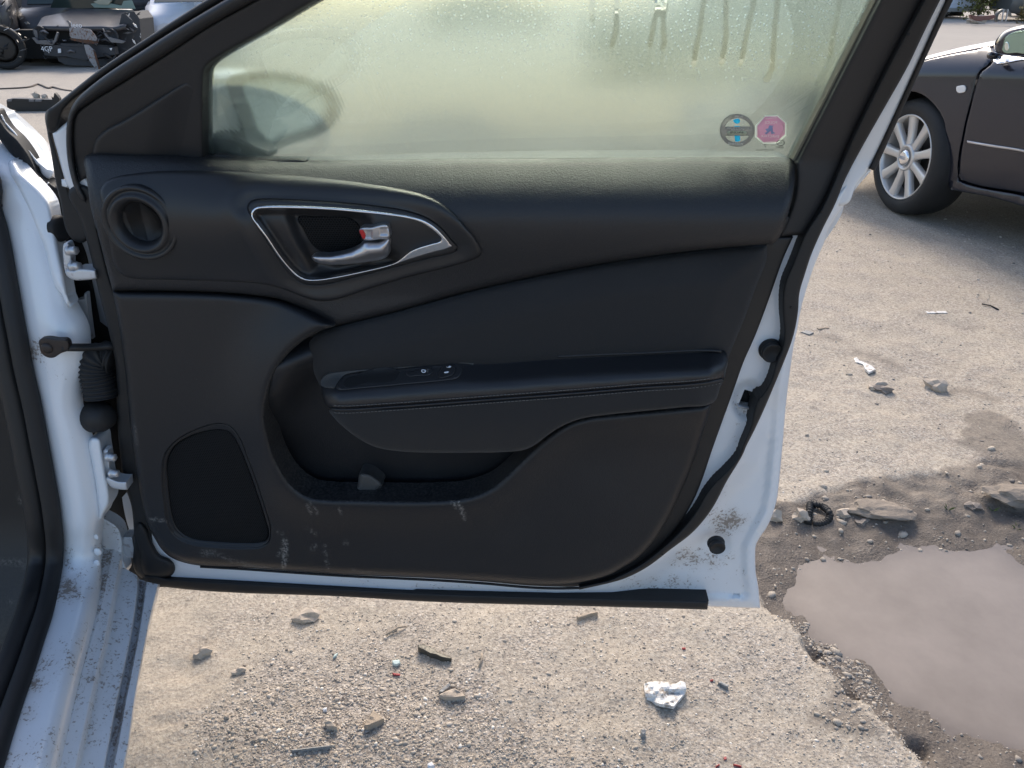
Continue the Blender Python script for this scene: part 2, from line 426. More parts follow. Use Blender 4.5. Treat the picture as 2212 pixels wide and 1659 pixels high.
def dew_glass():
    m = bpy.data.materials.new('dewy_window_glass'); m.use_nodes = True; t = m.node_tree; t.nodes.clear()
    class B(NB):
        def __init__(s): s.t = t; s.co = None
    b = B(); out = b.new('ShaderNodeOutputMaterial')
    dew = b.attr('dew')
    v = b.vor(270); sp = b.ramp(v.outputs['Distance'], [(.14, (1, 1, 1)), (.34, (0, 0, 0))])
    sc_ = b.new('ShaderNodeSeparateColor'); b.l(v.outputs['Color'], sc_.inputs[0])
    size = b.ramp(sc_.outputs[0], [(.25, (0, 0, 0)), (.8, (1, 1, 1))])
    big = b.math('MULTIPLY', b.math('GREATER_THAN', sc_.outputs[1], .972), sp)
    n = b.noise(500, 3, .7); n3 = b.noise(90, 3, .6)
    dens = b.math('ADD', b.math('MULTIPLY', dew, .9), b.math('MULTIPLY', b.math('SUBTRACT', n3, .5), .5))
    k = b.math('MULTIPLY', b.math('ADD', b.math('MULTIPLY', sp, size), b.math('MULTIPLY', n, .45)), dens, True)
    k = b.math('ADD', k, b.math('MULTIPLY', big, b.math('MULTIPLY', dew, .8)), True)
    bp = b.new('ShaderNodeBump'); bp.inputs['Strength'].default_value = .12; bp.inputs['Distance'].default_value = .0008
    b.l(b.math('MULTIPLY', b.math('ADD', sp, n), dew), bp.inputs['Height'])
    gl = b.new('ShaderNodeBsdfGlass'); gl.inputs['Color'].default_value = (.74, .80, .76, 1); gl.inputs['IOR'].default_value = 1.45
    b.l(bp.outputs[0], gl.inputs['Normal'])
    b.l(b.math('ADD', b.math('MULTIPLY', b.attr('mist'), .19), .004), gl.inputs['Roughness'])
    tr = b.new('ShaderNodeBsdfTranslucent'); tr.inputs['Color'].default_value = (.45, .57, .59, 1)
    df = b.new('ShaderNodeBsdfDiffuse'); df.inputs['Color'].default_value = (.55, .62, .55, 1)
    tp = b.new('ShaderNodeBsdfTransparent'); tp.inputs['Color'].default_value = (.82, .92, .84, 1)
    m1 = b.new('ShaderNodeMixShader'); m1.inputs[0].default_value = .14; b.l(gl.outputs[0], m1.inputs[1]); b.l(tp.outputs[0], m1.inputs[2])
    m2 = b.new('ShaderNodeMixShader'); m2.inputs[0].default_value = .22; b.l(tr.outputs[0], m2.inputs[1]); b.l(df.outputs[0], m2.inputs[2])
    m3 = b.new('ShaderNodeMixShader'); b.l(b.math('ADD', b.math('MULTIPLY', k, .5), b.math('MULTIPLY', b.attr('mist'), .10), True), m3.inputs[0])
    b.l(m1.outputs[0], m3.inputs[1]); b.l(m2.outputs[0], m3.inputs[2]); b.l(m3.outputs[0], out.inputs[0])
    return m
M['dew'] = dew_glass()
M['darkglass'] = mat('dark_tinted_glass', (.02, .035, .032), .08, spec=.6)
M['mirror'] = mat('mirror_glass', (.72, .78, .76), .03, 1.0)
M['tyre'] = dark_trim('tyre_rubber', (.018, .018, .018), .75, 200, .2, dust=.05)
M['alloy'] = mat('dusty_alloy', (.60, .585, .56), .36, .5)
M['disc'] = mat('brake_dark', (.05, .045, .04), .6, .4)
# ------------------------------------------------------------------ ground
def gpoly(px, z=0.0): return np.array([G(p[0], p[1], z)[:2] for p in px])
WATER = -0.034
ditch = gpoly([(1560, 1085), (1600, 1082)] + T('Z8', (60, 500), (130, 500), (200, 490), (290, 485), (350, 450), (400, 420), (500, 400), (640, 400), (740, 380), (800, 360), (890, 360), (940, 330), (1020, 345), (1123, 330))
              + [(2300, 990), (2700, 960), (3200, 1300), (2900, 1900), (2300, 1800), (2060, 1720), (1999, 1659), (1948, 1614), (1883, 1554), (1810, 1457), (1772, 1422), (1737, 1384), (1702, 1338), (1655, 1298), (1610, 1230), (1570, 1150)])
puddle = gpoly(T('Z8', (70, 930), (110, 880), (150, 790), (230, 745), (380, 770), (450, 770), (560, 730), (700, 705), (850, 715), (1000, 700), (1050, 725), (1123, 770))
               + [(2300, 1235), (2500, 1280), (2600, 1500), (2500, 1780), (2300, 1670), (2212, 1632), (2150, 1609), (2089, 1594), (1999, 1554), (1938, 1524), (1898, 1493), (1863, 1453), (1812, 1423), (1772, 1383), (1737, 1347), (1711, 1317)], WATER)
wetA = gpoly(T('Z8', (800, 250), (850, 240), (850, 180), (880, 125), (960, 108), (1050, 140), (1100, 190)) + [(2230, 940), (2500, 960), (2500, 1060), (2094, 1010), (2110, 975)])
wetB = gpoly(T('Z8', (195, 1430), (240, 1360), (280, 1310), (350, 1290), (420, 1370), (470, 1450), (520, 1490), (600, 1560), (400, 1562), (270, 1525), (205, 1475)))
sandy = gpoly([(200, 1250), (560, 1275), (520, 1400), (500, 1480), (440, 1560), (380, 1700), (100, 1700)])
gravelz = gpoly([(470, 1520), (600, 1460), (800, 1440), (1000, 1470), (1060, 1580), (1300, 1600), (1500, 1640), (1500, 1760), (450, 1760)])

def axis(lo, hi, d0, a, b, g):
    """fine spacing d0 between a and b, growing outwards"""
    v = list(np.arange(a, b, d0)); x = b; d = d0
    while x < hi: v.append(x); d *= g; x += d
    v.append(hi); x = a; d = d0; u = []
    while True:
        d *= g; x -= d
        if x < lo: break
        u.append(x)
    u.append(lo); return np.array(u[::-1] + v)
gx = axis(-260, 260, .0125, -.85, 2.4, 1.035); gy = axis(-120, 260, .0125, .72, 2.3, 1.022)
GX, GY = np.meshgrid(gx, gy)
gsh = GX.shape
def ground_fields(X, Y):
    near = np.exp(-np.maximum(0, np.hypot(X - .6, Y - 1.6) - 3) * .25)
    z = (fbm(X * 1.1, Y * 1.1, 4, 3) - .5) * .035 + (fbm(X * 9, Y * 9, 3, 5) - .5) * .012 * near
    z += (fbm(X * 45, Y * 45, 3, 11) - .5) * .007 * near
    z += (np.abs(fbm(X * 5, Y * 1.2, 3, 21) - .5)) * -.02 * near
    wn = (fbm(X * 14, Y * 14, 5, 31) - .5) * 1.3
    sd = sdist(X, Y, ditch) * np.where(inside(X, Y, ditch), 1, -1) + wn * .045
    k = sstep(-.003, .014, sd)
    pd = sdist(X, Y, puddle) * np.where(inside(X, Y, puddle), -1, 1) + wn * .03
    zd = WATER + np.clip(pd * .16, -.03, .016) + (fbm(X * 24, Y * 24, 4, 8) - .42) * .040 * np.clip(.35 + pd * 4, .1, 1) + .018 * sstep(.06, .28, pd) * fbm(X * 9, Y * 9, 4, 77)
    z = z * (1 - k) + zd * k
    # lumps of broken slab left in the ditch
    for (px, py, rx, ry, h) in ((1912, 1098, .10, .045, .012), (2160, 1070, .08, .04, .012), (2220, 1065, .10, .05, .014)):
        c = G(px, py); e = ((X - c[0]) / rx)**2 + ((Y - c[1]) / ry)**2
        z += h * np.clip(1 - e, 0, 1)**.6 * (.75 + .5 * fbm(X * 30, Y * 30, 3, 4)) * (e < 1)
    # dents, ridges and paw prints
    for (px, py, rx, ry, h) in ((440, 1390, .012, .045, -.012), (445, 1330, .008, .05, -.007), (380, 1440, .05, .008, -.006), (360, 1560, .05, .010, -.006), (410, 1455, .03, .008, -.009), (445, 1500, .01, .05, -.008)):
        c = G(px, py); e = ((X - c[0]) / rx)**2 + ((Y - c[1]) / ry)**2; z += h * np.exp(-e * 1.2)
    for (px, py) in T('Z8', (185, 1130), (215, 1150), (250, 1160), (215, 1170), (350, 1315), (385, 1330), (410, 1355), (375, 1350), (640, 1545), (680, 1540), (700, 1560), (720, 1580), (670, 1562)):
        c = G(px, py, -.01); e = ((X - c[0]) / .012)**2 + ((Y - c[1]) / .016)**2; z += -.016 * np.exp(-e * 1.3)
    wet = np.clip(k * (.95 - .5 * sstep(.02, .30, pd) * fbm(X * 8, Y * 8, 3, 61)), 0, 1)
    for wp in (wetA, wetB):
        s2 = sdist(X, Y, wp) * np.where(inside(X, Y, wp), 1, -1) + (fbm(X * 18, Y * 18, 3, 41) - .5) * .06
        wet = np.maximum(wet, .62 * sstep(-.006, .02, s2))
    for pl, wd, am in ((T('W4', (380, 205), (450, 205), (530, 240)), .05, .5), (T('W4', (565, 282), (650, 310), (760, 335), (890, 395)), .06, .55), (T('W4', (1180, 520), (1260, 545), (1400, 560), (1500, 600)), .06, .5), (T('W4', (1330, 135), (1470, 150)), .05, .4), (T('W4', (300, 60), (700, 170), (1100, 330), (1712, 560)), .07, .14), (T('W4', (500, 40), (900, 180), (1400, 360)), .06, .12), (T('W4', (900, 20), (1400, 130), (1712, 220)), .08, .16)):
        gp_ = gpoly([(p[0], p[1]) for p in pl]); s3 = sdist(X, Y, gp_, False); nz = fbm(X * 22, Y * 22, 4, 63)
        wet = np.maximum(wet, am * sstep(wd, wd * .2, s3 + (nz - .5) * .09) * sstep(.3, .6, nz))
    sa = sstep(-.05, .1, sdist(X, Y, sandy) * np.where(inside(X, Y, sandy), 1, -1) + (fbm(X * 12, Y * 12, 3, 51) - .5) * .15)
    gr = sstep(-.08, .12, sdist(X, Y, gravelz) * np.where(inside(X, Y, gravelz), 1, -1) + (fbm(X * 10, Y * 10, 3, 55) - .5) * .22)
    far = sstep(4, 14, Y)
    return z, wet, sa, gr, far
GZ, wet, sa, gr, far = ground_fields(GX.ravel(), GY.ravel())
def zat(x, y): return float(ground_fields(np.array([x]), np.array([y]))[0][0])

def ground_mat():
    m = mat('dusty_rubble_ground', (.4, .35, .3), .95, spec=.25); b = NB(m)
    n1 = b.noise(1.7, 6, .6); n2 = b.noise(24, 6, .7); n3 = b.noise(120, 5, .8)
    c = b.mix(b.ramp(n1, [(.35, (0, 0, 0)), (.7, (1, 1, 1))]), (.43, .375, .30), (.50, .44, .355))
    c = b.mix(b.math('MULTIPLY', b.ramp(n2, [(.35, (0, 0, 0)), (.75, (1, 1, 1))]), .55), c, (.37, .31, .245))
    grit = b.vor(150); gc = b.ramp(grit.outputs['Color'], [(.1, (.13, .12, .115)), (.5, (.36, .31, .27)), (.9, (.58, .53, .48))])
    edge = b.ramp(grit.outputs['Distance'], [(.2, (1, 1, 1)), (.6, (.25, .25, .25))])
    gm = b.math('ADD', b.math('MULTIPLY', b.attr('gravel'), .5), b.math('MULTIPLY', b.ramp(b.noise(7, 4), [(.4, (0, 0, 0)), (.65, (1, 1, 1))]), .42), True)
    gm = b.math('MULTIPLY', gm, b.math('SUBTRACT', 1.0, b.math('MULTIPLY', b.attr('sand'), .45)))
    c = b.mix(gm, c, gc)
    c = b.mix(b.math('MULTIPLY', b.ramp(n3, [(.36, (1, 1, 1)), (.50, (0, 0, 0))]), .75), c, (.17, .145, .125))
    c = b.mix(b.math('MULTIPLY', b.ramp(n3, [(.53, (0, 0, 0)), (.64, (1, 1, 1))]), .6), c, (.62, .565, .48))
    nm = b.noise(48, 5, .75); c = b.mix(b.math('MULTIPLY', b.ramp(nm, [(.36, (1, 1, 1)), (.47, (0, 0, 0))]), .45), c, (.22, .19, .165))
    c = b.mix(b.math('MULTIPLY', b.attr('sand'), .28), c, b.mix(n2, (.41, .35, .275), (.52, .45, .365)))
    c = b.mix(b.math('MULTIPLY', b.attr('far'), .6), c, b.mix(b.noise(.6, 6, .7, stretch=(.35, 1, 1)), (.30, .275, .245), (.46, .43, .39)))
    wt = b.attr('wet'); wc = b.mix(n2, (.060, .049, .040), (.165, .137, .115)); c = b.mix(wt, c, wc)
    b.base(c); b.rough(b.math('SUBTRACT', .95, b.math('MULTIPLY', wt, b.math('MULTIPLY', n2, .75)), True))
    b.bump(b.math('ADD', b.math('MULTIPLY', n3, .5), b.math('MULTIPLY', edge, b.math('ADD', gm, .12))), .6, .006); b.bump(n2, .5, .010)
    return m
me = bpy.data.meshes.new('ground'); ny, nx = gsh
idx = np.arange(nx * ny).reshape(ny, nx)
quads = np.stack([idx[:-1, :-1], idx[:-1, 1:], idx[1:, 1:], idx[1:, :-1]], -1).reshape(-1, 4)
me.vertices.add(nx * ny); me.vertices.foreach_set('co', np.stack([GX.ravel(), GY.ravel(), GZ], 1).astype(np.float32).ravel())
me.loops.add(quads.size); me.loops.foreach_set('vertex_index', quads.ravel().astype(np.int32))
me.polygons.add(len(quads)); me.polygons.foreach_set('loop_start', np.arange(0, quads.size, 4, dtype=np.int32)); me.polygons.foreach_set('use_smooth', np.ones(len(quads), bool))
me.update(calc_edges=True)
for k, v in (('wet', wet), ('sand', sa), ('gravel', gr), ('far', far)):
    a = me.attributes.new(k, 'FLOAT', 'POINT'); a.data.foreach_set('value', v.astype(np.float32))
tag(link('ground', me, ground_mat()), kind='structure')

def water_mat():
    m = mat('muddy_water', (.28, .225, .175), .07, spec=.6); b = NB(m)
    n = b.noise(5, 5, .65); c = b.mix(b.ramp(n, [(.3, (0, 0, 0)), (.7, (1, 1, 1))]), (.185, .150, .118), (.25, .206, .168))
    rim = b.math('MULTIPLY', b.math('POWER', b.attr('rim'), 2.2), b.math('ADD', b.math('MULTIPLY', b.noise(30, 5, .7), 1.2), .1), True)
    c = b.mix(rim, c, (.115, .09, .07))
    spk = b.ramp(b.vor(60).outputs['Distance'], [(.0, (1, 1, 1)), (.06, (0, 0, 0))])
    c = b.mix(b.math('MULTIPLY', spk, b.ramp(b.noise(9, 2), [(.45, (0, 0, 0)), (.6, (1, 1, 1))])), c, (.10, .085, .07)); b.base(c)
    b.bump(b.noise(14, 3), .06, .004); return m
wpx = [proj((p[0], p[1], WATER)) for p in puddle]; cpx = np.mean(wpx, 0)
wet_px = np.array(wpx)
tag(panel('puddle', [(q[0] + (q[0] - cpx[0]) * .13, q[1] + (q[1] - cpx[1]) * .13) for q in wpx], 0.0, water_mat(), None, plane=zplane(WATER), thick=0, grid=14, step=8, attrs={'rim': lambda X, Y: np.clip(1 - np.where(inside(X, Y, wet_px), sdist(X, Y, wet_px), 0) / 60, 0, 1)}), kind='structure')
# drifting bits on the water are in the material; pebbles and grit are one mass
def gravel():
    import bmesh
    bm = bmesh.new(); bmesh.ops.create_icosphere(bm, subdivisions=1, radius=1); ico = np.array([v.co for v in bm.verts]); fc = np.array([[v.index for v in f.verts] for f in bm.faces]); bm.free()
    N = 70000; rs = np.random.RandomState(3)
    x = rs.uniform(-.75, 2.6, N); y = .74 + rs.uniform(0, 1, N)**1.9 * 3.6
    f_n = 6000; x[-f_n:] = rs.uniform(-.2, 3.4, f_n); y[-f_n:] = rs.uniform(1.3, 4.8, f_n); h_ = N // 2; x[:h_] = rs.uniform(-.6, .75, h_); y[:h_] = rs.uniform(.74, 1.2, h_)
    z, we, s_, g_, f_ = ground_fields(x, y)
    keep = rs.uniform(0, 1, N) < np.clip(.35 + .75 * g_ - .45 * s_ + .6 * (fbm(x * 5, y * 5, 3, 90) - .5), .04, 1)
    sp_ = sdist(x, y, puddle); ip_ = inside(x, y, puddle); keep |= (sp_ < .035) & (rs.uniform(0, 1, N) < .8); keep &= ~(ip_ & (sp_ > .02))
    chip = np.zeros(N, bool); chip[-f_n:] = True; x, y, z, g_, we, chip = x[keep], y[keep], z[keep], g_[keep], we[keep], chip[keep]; N = len(x)
    s = (.0007 + .0006 * rs.gamma(1.1, 1.0, N)) * (1 + .3 * g_) * (.85 + .12 * y); s = np.minimum(s, .0055)
    s = np.where(chip, .0016 + .0012 * rs.gamma(1.3, 1.0, N), s); big = we > .5; s = np.where(big, s * rs.uniform(1, 2.2, N), s)
    a = rs.uniform(0, 6.28, N); ca, sn = np.cos(a), np.sin(a)
    sh = ico[None] * (1 + rs.uniform(-.28, .28, (N, len(ico)))[..., None])
    sc = np.stack([s * rs.uniform(.8, 1.5, N), s * rs.uniform(.7, 1.1, N), s * rs.uniform(.45, .8, N)], 1)
    sh = sh * sc[:, None]
    X = sh[..., 0] * ca[:, None] - sh[..., 1] * sn[:, None] + x[:, None]; Y = sh[..., 0] * sn[:, None] + sh[..., 1] * ca[:, None] + y[:, None]; Z = sh[..., 2] + (z + s * .05)[:, None]
    co = np.stack([X, Y, Z], -1).reshape(-1, 3); F = (fc[None] + (np.arange(N) * len(ico))[:, None, None]).reshape(-1, 3)
    me = bpy.data.meshes.new('gravel'); me.vertices.add(len(co)); me.vertices.foreach_set('co', co.astype(np.float32).ravel())
    me.loops.add(F.size); me.loops.foreach_set('vertex_index', F.ravel().astype(np.int32)); me.polygons.add(len(F)); me.polygons.foreach_set('loop_start', np.arange(0, F.size, 3, dtype=np.int32)); me.update(calc_edges=True)
    t = np.clip(rs.normal(.5, .25, N), 0, 1) * (1 - .5 * we)
    at = me.attributes.new('tone', 'FLOAT', 'POINT'); at.data.foreach_set('value', np.repeat(t, len(ico)).astype(np.float32))
    m = mat('pebbles', (.3, .3, .3), .85, spec=.3); b = NB(m); b.base(b.ramp(b.attr('tone'), [(0, (.20, .18, .16)), (.3, (.38, .335, .28)), (.6, (.48, .415, .335)), (.85, (.58, .51, .43)), (1, (.74, .70, .63))]))
    tag(link('gravel', me, m), 'loose grey and beige pebbles strewn over the dusty ground', 'gravel', kind='stuff')
gravel()

# ------------------------------------------------------------------ the white car: door
car = tag(empty('white_car', (-.75, 1.1, 0)), 'white car in the foreground with its front door wide open', 'car')
car.matrix_world = Matrix.Translation((-.75, 1.1, 0)); bpy.context.view_layer.update()
CARINV = car.matrix_world.inverted()
def lean(y): return .075 * np.clip((345 - np.asarray(y, float)) / 345, 0, 3)
# shell
shell_out = ([(113, 288, 0), (119, 312), (124, 329), (145, 400), (164, 430), (196, 520), (216, 600), (242, 700), (256, 800), (264, 912), (272, 1000), (286, 1090), (300, 1180), (310, 1248, 0)]
             + [(365, 1262), (743, 1282), (933, 1292), (1285, 1302), (1528, 1310), (1642, 1314, 0)]
             + T('Z7', (1215, 1270), (1195, 1150), (1190, 1000), (1195, 930), (1230, 860), (1290, 770), (1340, 650), (1365, 560), (1380, 450), (1400, 250), (1412, 120))
             + T('Z6', (890, 1550), (910, 1300), (940, 1050), (970, 850), (1000, 700), (1015, 600), (1050, 480), (1090, 350), (1130, 240), (1190, 100))
             + T('Z2', (440, 1490), (530, 1350), (640, 1200), (712, 1118, 0), (700, 1100, 0)) + [(1850, 372), (1800, 420), (1760, 440), (1500, 460), (1100, 465), (600, 460), (300, 440), (200, 400), (160, 330), (146, 262, 0)])
seal_l = ([(2112, -225, 0), (1995, 0)] + T('Z2', (850, 380), (600, 880), (390, 1350)) + T('Z6', (1050, 30), (960, 250), (900, 400), (885, 500), (885, 620), (895, 780), (880, 870), (840, 960), (790, 1120), (740, 1200), (700, 1250), (650, 1440), (590, 1590))
          + T('Z7', (1060, 190), (980, 290), (850, 420), (780, 510), (700, 650), (560, 820), (420, 950), (250, 1080), (100, 1160), (0, 1205)))
seal_r = ([(2150, -225, 0), (2031, 0)] + T('Z2', (1050, 230), (960, 420), (780, 740), (650, 970), (540, 1180), (480, 1330)) + T('Z6', (1180, 0), (1100, 180), (1050, 330), (1010, 470), (1000, 600), (980, 720), (950, 830), (880, 1010), (810, 1180), (750, 1320), (680, 1470), (615, 1600))
          + T('Z7', (1100, 160), (960, 400), (830, 640), (680, 820), (500, 960), (300, 1110), (120, 1200), (0, 1235)))
seal_mid = np.array([( (a[0] + b_[0]) / 2, (a[1] + b_[1]) / 2) for a, b_ in zip(seal_l[5:], seal_r[8:])])
seal_poly = np.array([p[:2] for p in seal_l[1:] + [(1200, 1262), (900, 1258)]])
latch_c = T('Z6', (640, 1245))[0]
def shell_w(X, Y):
    # metal outside the seal is stepped back towards the outer skin
    d = sdist(X, Y, seal_poly, False)
    right = inside(X, Y, np.array([(2040, -10)] + [p[:2] for p in seal_l[1:]] + [(1200, 1262), (900, 1262), (900, 1400), (2100, 1400)]))
    w_ = np.where(right, -.022 * sstep(0, 60, d), 0.0)
    ed = sdist(X, Y, np.array([p[:2] for p in shell_out[18:44]]), False)
    w_ = w_ + np.where(right, .006 * (sstep(26, 21, ed) - .6 * sstep(12, 8, ed)), 0)
    rc = np.hypot((X - latch_c[0]) / 34, (Y - latch_c[1]) / 40)
    w_ = w_ - .010 * sstep(1.15, .8, rc) * (~right)
    w_ = w_ - .004 * sstep(30, 22, np.hypot(X - 1547, Y - 1171)) 
    return w_
def shell_dirt(X, Y):
    d = .06 + 0 * X
    for (cx, cy, rx, ry, a) in ((1575, 1125, 60, 32, 1.0), (1510, 1205, 80, 30, .9), (1430, 1262, 140, 28, .65), (1550, 1070, 45, 70, .5), (1610, 870, 35, 45, .6), (1600, 980, 30, 80, .35), (1600, 1240, 50, 40, .35), (760, 1258, 130, 14, .55), (960, 1268, 140, 14, .5), (1200, 1280, 140, 12, .4), (1250, 1286, 300, 12, .3)):
        d = np.maximum(d, a * np.exp(-((X - cx) / rx)**2 - ((Y - cy) / ry)**2))
    return d * (.35 + 1.1 * fbm(X / 22, Y / 44, 4, 15))
POCKET = [(600, 820), (570, 900), (600, 1010), (660, 1090), (980, 1095), (1080, 1070), (1220, 950), (1260, 880), (1100, 760), (800, 720), (680, 740)]
latch_hole = T('Z6', (612, 1168, 0), (712, 1198, 0), (698, 1320, 0), (562, 1294, 0))
door = panel('door', shell_out, shell_w, M['white'], car, bev=7, bd=.006, thick=.045, grid=9, holes=[latch_hole, POCKET, T('Z7', (1010, 1320, 0), (1062, 1322, 0), (1060, 1362, 0), (1008, 1358, 0))], attrs={'dirt': shell_dirt}, hbev=False)
door['label'] = 'open white front door with black inner trim'
def D(name, outline, wf, m, **kw): return panel(name, outline, wf, m, door, **kw)
# outer skin behind the shell: closes the door from outside, dark cavity between
D('outer_skin', [(150, 400), (190, 560), (250, 900), (285, 1160), (320, 1205), (800, 1225), (1300, 1240), (1590, 1245), (1605, 1190), (1670, 1060), (1690, 900), (1715, 740), (1760, 560), (1820, 420), (1720, 368), (1500, 366), (800, 368), (440, 366), (300, 370)], lambda X, Y: -.034 - .05 * sstep(360, 460, Y) - .02 * np.sin(np.clip((Y - 400) / 900, 0, 1) * 3.1), M['white'], thick=.01, grid=60)
D('latch', T('Z6', (560, 1150, 0), (720, 1170, 0), (710, 1330, 0), (545, 1310, 0)), -.03, M['inside'], thick=.01, grid=30)
D('latch_claw', T('Z6', (655, 1190), (700, 1200), (708, 1250), (700, 1280), (680, 1275), (672, 1230), (650, 1215)), -.012, M['disc0'], bev=2, bd=.002, thick=.012, grid=5)
D('latch_striker_plate', T('Z6', (568, 1288, 0), (690, 1310, 0), (688, 1322, 0), (566, 1300, 0)), -.004, M['steel'], thick=.01, grid=5)
# rubber stops
def stop(px, py, r):
    P = DP(px, py, .0); n = DOOR.n; k = r * 1.16 / FPX
    return lathe('door_stop', [(k * .3, 0.0), (k * 1.05, 0.0), (k * 1.08, .003), (k * 1.0, .006), (k * .88, .0065), (k * .88, .009), (k * .99, .0105), (k * .97, .015), (k * .85, .0165), (k * .78, .0158), (k * .4, .0135), (k * .12, .012)], P, n, M['rubber'], door, 28)
stop(1663, 753, 21); stop(1546, 1171, 18.5)
for (x, y) in T('Z6', (947, 572), (728, 1230)) + T('Z7', (885, 400), (432, 1000)) + T('Z2', (957, 227), (390, 1380)):
    lathe('seal_pin', [(.0012, 0), (.0016, .0006), (.0005, .001)], DP(x, y, .0265 + float(lean(y))), DOOR.n, M['inside'], door, 8)
# seal round the rear edge and bottom
bot_l = [(1251, 1267, 0)]; bot_r = [(1251, 1274, 0)]
strip('door_seal', seal_l + bot_l, seal_r + bot_r, lambda X, Y: .026 + lean(Y), M['rubber'], door, bev=6, bd=.009, thick=.03, grid=9)
strip('sill_weatherstrip', [(309, 1246), (365, 1249), (743, 1270), (933, 1280), (1285, 1290.5), (1531, 1297, 0)], [(309, 1258), (365, 1269), (743, 1289), (933, 1300), (1285, 1310), (1528, 1317, 0)], .012, M['rubber'], door, bev=7, bd=.008, thick=.03, grid=7)
tube('lower_seal_lip', [DP(x, y, .010) for x, y in curve([(1256, 1270), (1199, 1271), (1146, 1269), (1042, 1260), (933, 1253), (743, 1244), (650, 1238), (520, 1229), (433, 1224)], False, 10)], .0022, M['rubber'], door, 8)
# trim base with its flat flange
base_out = ([(205, 470), (300, 465), (600, 470), (1100, 470), (1670, 465), (1708, 470), (1700, 500)] + T('Z6', (835, 62, 0), (965, 60, 0), (900, 200), (800, 480), (700, 750), (600, 980), (540, 1150), (450, 1400), (375, 1610))
            + T('Z7', (760, 380), (700, 530), (620, 680), (520, 820), (420, 930), (300, 1040), (150, 1140), (0, 1190)) + [(1251, 1266), (1199, 1267), (1146, 1265), (1042, 1256), (933, 1249), (743, 1241), (650, 1235), (520, 1226), (433, 1222), (396, 1215), (371, 1205), (352, 1190), (337, 1168), (318, 1131), (307, 1086), (293, 1009), (281, 916), (270, 800), (258, 710), (243, 626), (228, 571), (214, 510)])
pocket_hole = [(600, 860), (660, 1060), (760, 1072), (960, 1072), (1080, 1030), (1180, 930), (1100, 860), (800, 840), (700, 800)]
D('trim_base', base_out, .013, M['black'], bev=5, bd=.004, thick=.013, grid=24, holes=[pocket_hole])

# upper trim
UPW = .058
def up_w(X, Y):
    top = 342 + 7 * np.exp(-((X - 650) / 120)**2)
    r = np.clip((Y - top) / 140, 0, 1)
    return UPW - (.034 + .032 * sstep(300, 800, X)) * (1 - r)**2 + .014 * sstep(260, 620, X) * np.sin(np.clip((Y - top) / 300, 0, 1) * math.pi * .9)**.8 + .004 * np.sin(X / 260) - .026 * sstep(470, 640, Y)
handle_out = T('Y1', (876, 345), (890, 318), (930, 304), (1000, 302), (1100, 305), (1350, 320), (1550, 340), (1700, 365), (1800, 400), (1870, 450), (1930, 520), (1956, 550), (1948, 572), (1900, 590), (1800, 612), (1600, 665), (1400, 715), (1300, 740), (1220, 748), (1160, 738), (1100, 700), (1030, 610), (960, 500), (905, 410))
upper_out = [(181, 348), (184, 338), (196, 333), (250, 333), (330, 336), (450, 343), (560, 348), (660, 349), (760, 348), (900, 344), (1100, 341), (1300, 339), (1500, 338), (1650, 338), (1700, 341), (1716, 352), (1718, 375), (1713, 420), (1700, 470), (1682, 515), (1668, 529, 0),
             (1660, 527, 0), (1500, 541), (1300, 569), (1150, 598), (1000, 633), (850, 674), (722, 705, 0), (690, 686), (650, 665), (600, 646), (540, 637), (480, 632), (400, 629), (243, 628, 0), (228, 571), (211, 504), (196, 449), (186, 378)]
tw = T('Y1', (322, 432))[0]
def circ(c, rx, ry, n=20, rot=0): return [(c[0] + rx * math.cos(2*math.pi*k/n) , c[1] + ry * math.sin(2*math.pi*k/n)) for k in range(n)]
bezel_out = T('Y1', (124, 250), (150, 213), (200, 190), (300, 172), (420, 160), (560, 157), (760, 160), (960, 172), (1150, 187), (1350, 208), (1550, 235), (1700, 262), (1800, 290), (1870, 325), (1930, 375), (1990, 440), (2040, 500), (2072, 552), (2078, 578), (2062, 602), (2020, 620), (1900, 655), (1700, 705), (1500, 765), (1350, 815), (1280, 827), (1220, 822), (1150, 800), (1060, 765), (980, 745), (900, 735), (700, 725), (450, 718), (300, 712), (240, 695), (205, 660), (185, 610), (165, 500), (145, 400), (125, 310), (119, 275))
D('upper_trim', upper_out, up_w, M['leather'], bev=16, bd=.012, thick=.03, grid=9, holes=[[(p[0] + (600 - p[0]) * .03, p[1] + (500 - p[1]) * .03) for p in bezel_out]], hbev=False)
def bez_w(X, Y):
    d = sdist(X, Y, np.array(handle_out))
    return up_w(X, Y) + .0045 - .004 * np.exp(-(d / 16)**2) + .003 * np.exp(-((d - 34) / 16)**2)
D('bezel', bezel_out, bez_w, M['satin'], bev=9, bd=.0055, thick=.012, grid=9, holes=[handle_out, circ(tw, 64, 60)], hbev=False)
# tweeter
P = DP(tw[0], tw[1], float(up_w(np.array([tw[0]]), np.array([tw[1]]))[0]) + .0045); k = 1.16 / FPX
lathe('tweeter_ring', [(66*k, -.012), (66*k, -.001), (62*k, .001), (58*k, -.002), (55*k, -.0035), (52*k, .0015), (49*k, .004), (45*k, .0035), (38*k, -.003), (36*k, -.012), (35*k, -.03), (34*k, -.03)], P, DOOR.n, M['satin'], door, 44)
lathe('tweeter_cup', [(36*k, -.012), (33*k, -.014), (33*k, -.018), (31*k, -.019), (31*k, -.034), (1*k, -.036)], P, DOOR.n, M['black'], door, 32)
box('tweeter_clip', P + np.array([.016, 0, .004]) - DOOR.n * .022, (.012, .004, .002), M['greyicon'], door); box('tweeter_clip', P + np.array([.018, 0, -.001]) - DOOR.n * .022, (.010, .004, .0015), M['greyicon'], door)
